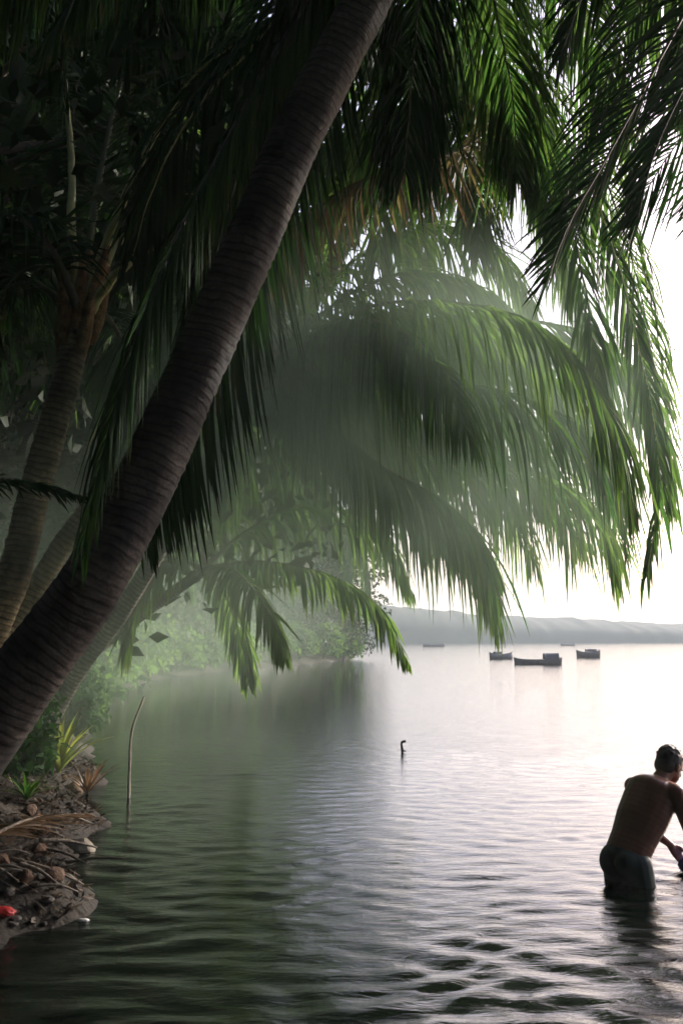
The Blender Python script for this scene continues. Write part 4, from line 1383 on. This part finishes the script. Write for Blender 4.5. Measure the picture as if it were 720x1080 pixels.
# ------------------------------------------------------------------ smoke drifting over the cove
def smoke():
    bm = bmesh.new()
    bmesh.ops.create_cube(bm, size=1)
    me = bpy.data.meshes.new('smoke')
    lo, hi = np.array([-9.0, 5.7, 0.05]), np.array([4.6, 34.0, 8.2])
    for v in bm.verts:
        v.co = Vector(((v.co.x + .5) * (hi - lo)[0], (v.co.y + .5) * (hi - lo)[1], (v.co.z + .5) * (hi - lo)[2]))
    bm.to_mesh(me)
    bm.free()
    m, nt, out = new_mat('smoke')
    L = nt.links
    tc = N(nt, 'ShaderNodeTexCoord')
    total = None
    # puffs: centre and half-axes in metres from the box corner
    puffs = [((0.3, 7.8, 3.2), (2.8, 1.9, 2.0), 3.0), ((-1.3, 8.4, 2.7), (2.4, 2.3, 2.0), 2.0), ((-2.6, 13.0, 1.6), (3.6, 4.0, 2.2), 0.28), ((-3.5, 22.0, 2.2), (5.0, 11.0, 3.0), 0.22), ((-4.8, 11.0, 2.4), (2.2, 3.5, 2.0), 0.25), ((-3.1, 9.2, 1.2), (1.7, 1.8, 1.7), 0.4)]
    for c, r, a in puffs:
        c = np.array(c) - lo
        mp = N(nt, 'ShaderNodeMapping')
        mp.inputs['Scale'].default_value = tuple(1 / x for x in r)
        mp.inputs['Location'].default_value = tuple(-c / np.array(r))
        L.new(tc.outputs['Object'], mp.inputs[0])
        ln = N(nt, 'ShaderNodeVectorMath', operation='LENGTH')
        L.new(mp.outputs[0], ln.inputs[0])
        mr = N(nt, 'ShaderNodeMapRange', interpolation_type='SMOOTHSTEP')
        mr.inputs[1].default_value = 1.0
        mr.inputs[2].default_value = 0.15
        mr.inputs[3].default_value = 0.0
        mr.inputs[4].default_value = a
        L.new(ln.outputs['Value'], mr.inputs[0])
        if total is None:
            total = mr.outputs[0]
        else:
            ad = N(nt, 'ShaderNodeMath', operation='ADD')
            L.new(total, ad.inputs[0])
            L.new(mr.outputs[0], ad.inputs[1])
            total = ad.outputs[0]
    nz = N(nt, 'ShaderNodeTexNoise', Scale=0.6, Detail=4, Roughness=0.6, Distortion=0.8)
    L.new(tc.outputs['Object'], nz.inputs['Vector'])
    nr = N(nt, 'ShaderNodeMapRange')
    nr.inputs[1].default_value = 0.36
    nr.inputs[2].default_value = 0.66
    nr.inputs[3].default_value = 0.08
    nr.inputs[4].default_value = 1.8
    L.new(nz.outputs[0], nr.inputs[0])
    mu = N(nt, 'ShaderNodeMath', operation='MULTIPLY')
    L.new(total, mu.inputs[0])
    L.new(nr.outputs[0], mu.inputs[1])
    mu2 = N(nt, 'ShaderNodeMath', operation='MULTIPLY')
    L.new(mu.outputs[0], mu2.inputs[0])
    mu2.inputs[1].default_value = SMOKE
    v = N(nt, 'ShaderNodeVolumePrincipled', Anisotropy=0.15)
    v.inputs['Color'].default_value = (0.74, 0.96, 0.77, 1)  # green tint stands in for light filtered by the leaves
    L.new(mu2.outputs[0], v.inputs['Density'])
    L.new(v.outputs[0], out.inputs['Volume'])
    me.materials.append(m)
    o = bpy.data.objects.new('smoke', me)
    o.location = Vector(lo)
    link(o)
    return tag(o, 'thin smoke drifting over the dark cove under the palms', 'smoke', kind='stuff')


SMOKE = 0.14
smoke()

# ------------------------------------------------------------------ haze
bm = bmesh.new()
bmesh.ops.create_cube(bm, size=1)
me = bpy.data.meshes.new('haze')
for v in bm.verts:
    v.co = Vector((v.co.x * 3000, v.co.y * 3000, v.co.z * 52 + 24))
bm.to_mesh(me)
bm.free()
m, nt, out = new_mat('haze')
v = N(nt, 'ShaderNodeVolumePrincipled', Density=0.0008, Anisotropy=0.2)
v.inputs['Color'].default_value = (0.86, 0.97, 1.0, 1)
nt.links.new(v.outputs[0], out.inputs['Volume'])
me.materials.append(m)
tag(link(bpy.data.objects.new('haze', me)), 'pale haze over the water', 'haze', kind='stuff')

# ------------------------------------------------------------------ light
SUN_EL, SUN_AZ = math.radians(22), math.radians(46)   # azimuth clockwise from +Y (view direction)
w = bpy.data.worlds.new('World')
sc.world = w
w.use_nodes = True
nt = w.node_tree
bgn = nt.nodes['Background']
sky = nt.nodes.new('ShaderNodeTexSky')
sky.sky_type = 'NISHITA'
sky.sun_disc = False
sky.sun_elevation = SUN_EL
sky.sun_rotation = SUN_AZ
sky.air_density = 1.0
sky.dust_density = 3.0
sky.ozone_density = 1.0
hs = nt.nodes.new('ShaderNodeHueSaturation')
hs.inputs['Saturation'].default_value = 0.9
nt.links.new(sky.outputs[0], hs.inputs['Color'])
tint = nt.nodes.new('ShaderNodeMix')
tint.data_type = 'RGBA'
tint.blend_type = 'MULTIPLY'
tint.inputs[0].default_value = 1
tint.inputs[7].default_value = (1.05, 0.95, 1.05, 1)   # faint pink cast over the whole sky
nt.links.new(hs.outputs[0], tint.inputs[6])
nt.links.new(tint.outputs[2], bgn.inputs[0])
bgn.inputs[1].default_value = 0.15
sd = bpy.data.lights.new('sun', 'SUN')
sd.energy = 3.2
sd.angle = math.radians(3)
sd.color = (1.0, 0.94, 0.86)
so = bpy.data.objects.new('sun', sd)
dirv = Vector((math.sin(SUN_AZ) * math.cos(SUN_EL), math.cos(SUN_AZ) * math.cos(SUN_EL), math.sin(SUN_EL)))
so.rotation_euler = dirv.to_track_quat('Z', 'Y').to_euler()
so.location = dirv * 40
link(so)

# ------------------------------------------------------------------ camera and render settings
cd = bpy.data.cameras.new('camera')
cd.sensor_fit = 'VERTICAL'
cd.sensor_height = 36
cd.lens = 36 * F / 1080
cd.clip_start = 0.05
cd.clip_end = 6000
co = bpy.data.objects.new('camera', cd)
co.location = (0, 0, CAM_Z)
co.rotation_euler = (math.pi / 2 + TILT, 0, 0)
link(co)
sc.camera = co
sc.view_settings.view_transform = 'Standard'
sc.view_settings.look = 'None'
sc.view_settings.exposure = 1.08
sc.view_settings.gamma = 1
cy = sc.cycles
cy.use_denoising = True
cy.use_adaptive_sampling = True
cy.adaptive_threshold = 0.03
cy.max_bounces = 4
cy.diffuse_bounces = 2
cy.glossy_bounces = 3
cy.transmission_bounces = 3
cy.volume_bounces = 1
cy.caustics_reflective = False
cy.caustics_refractive = False
cy.sample_clamp_indirect = 8
cy.filter_width = 1.6
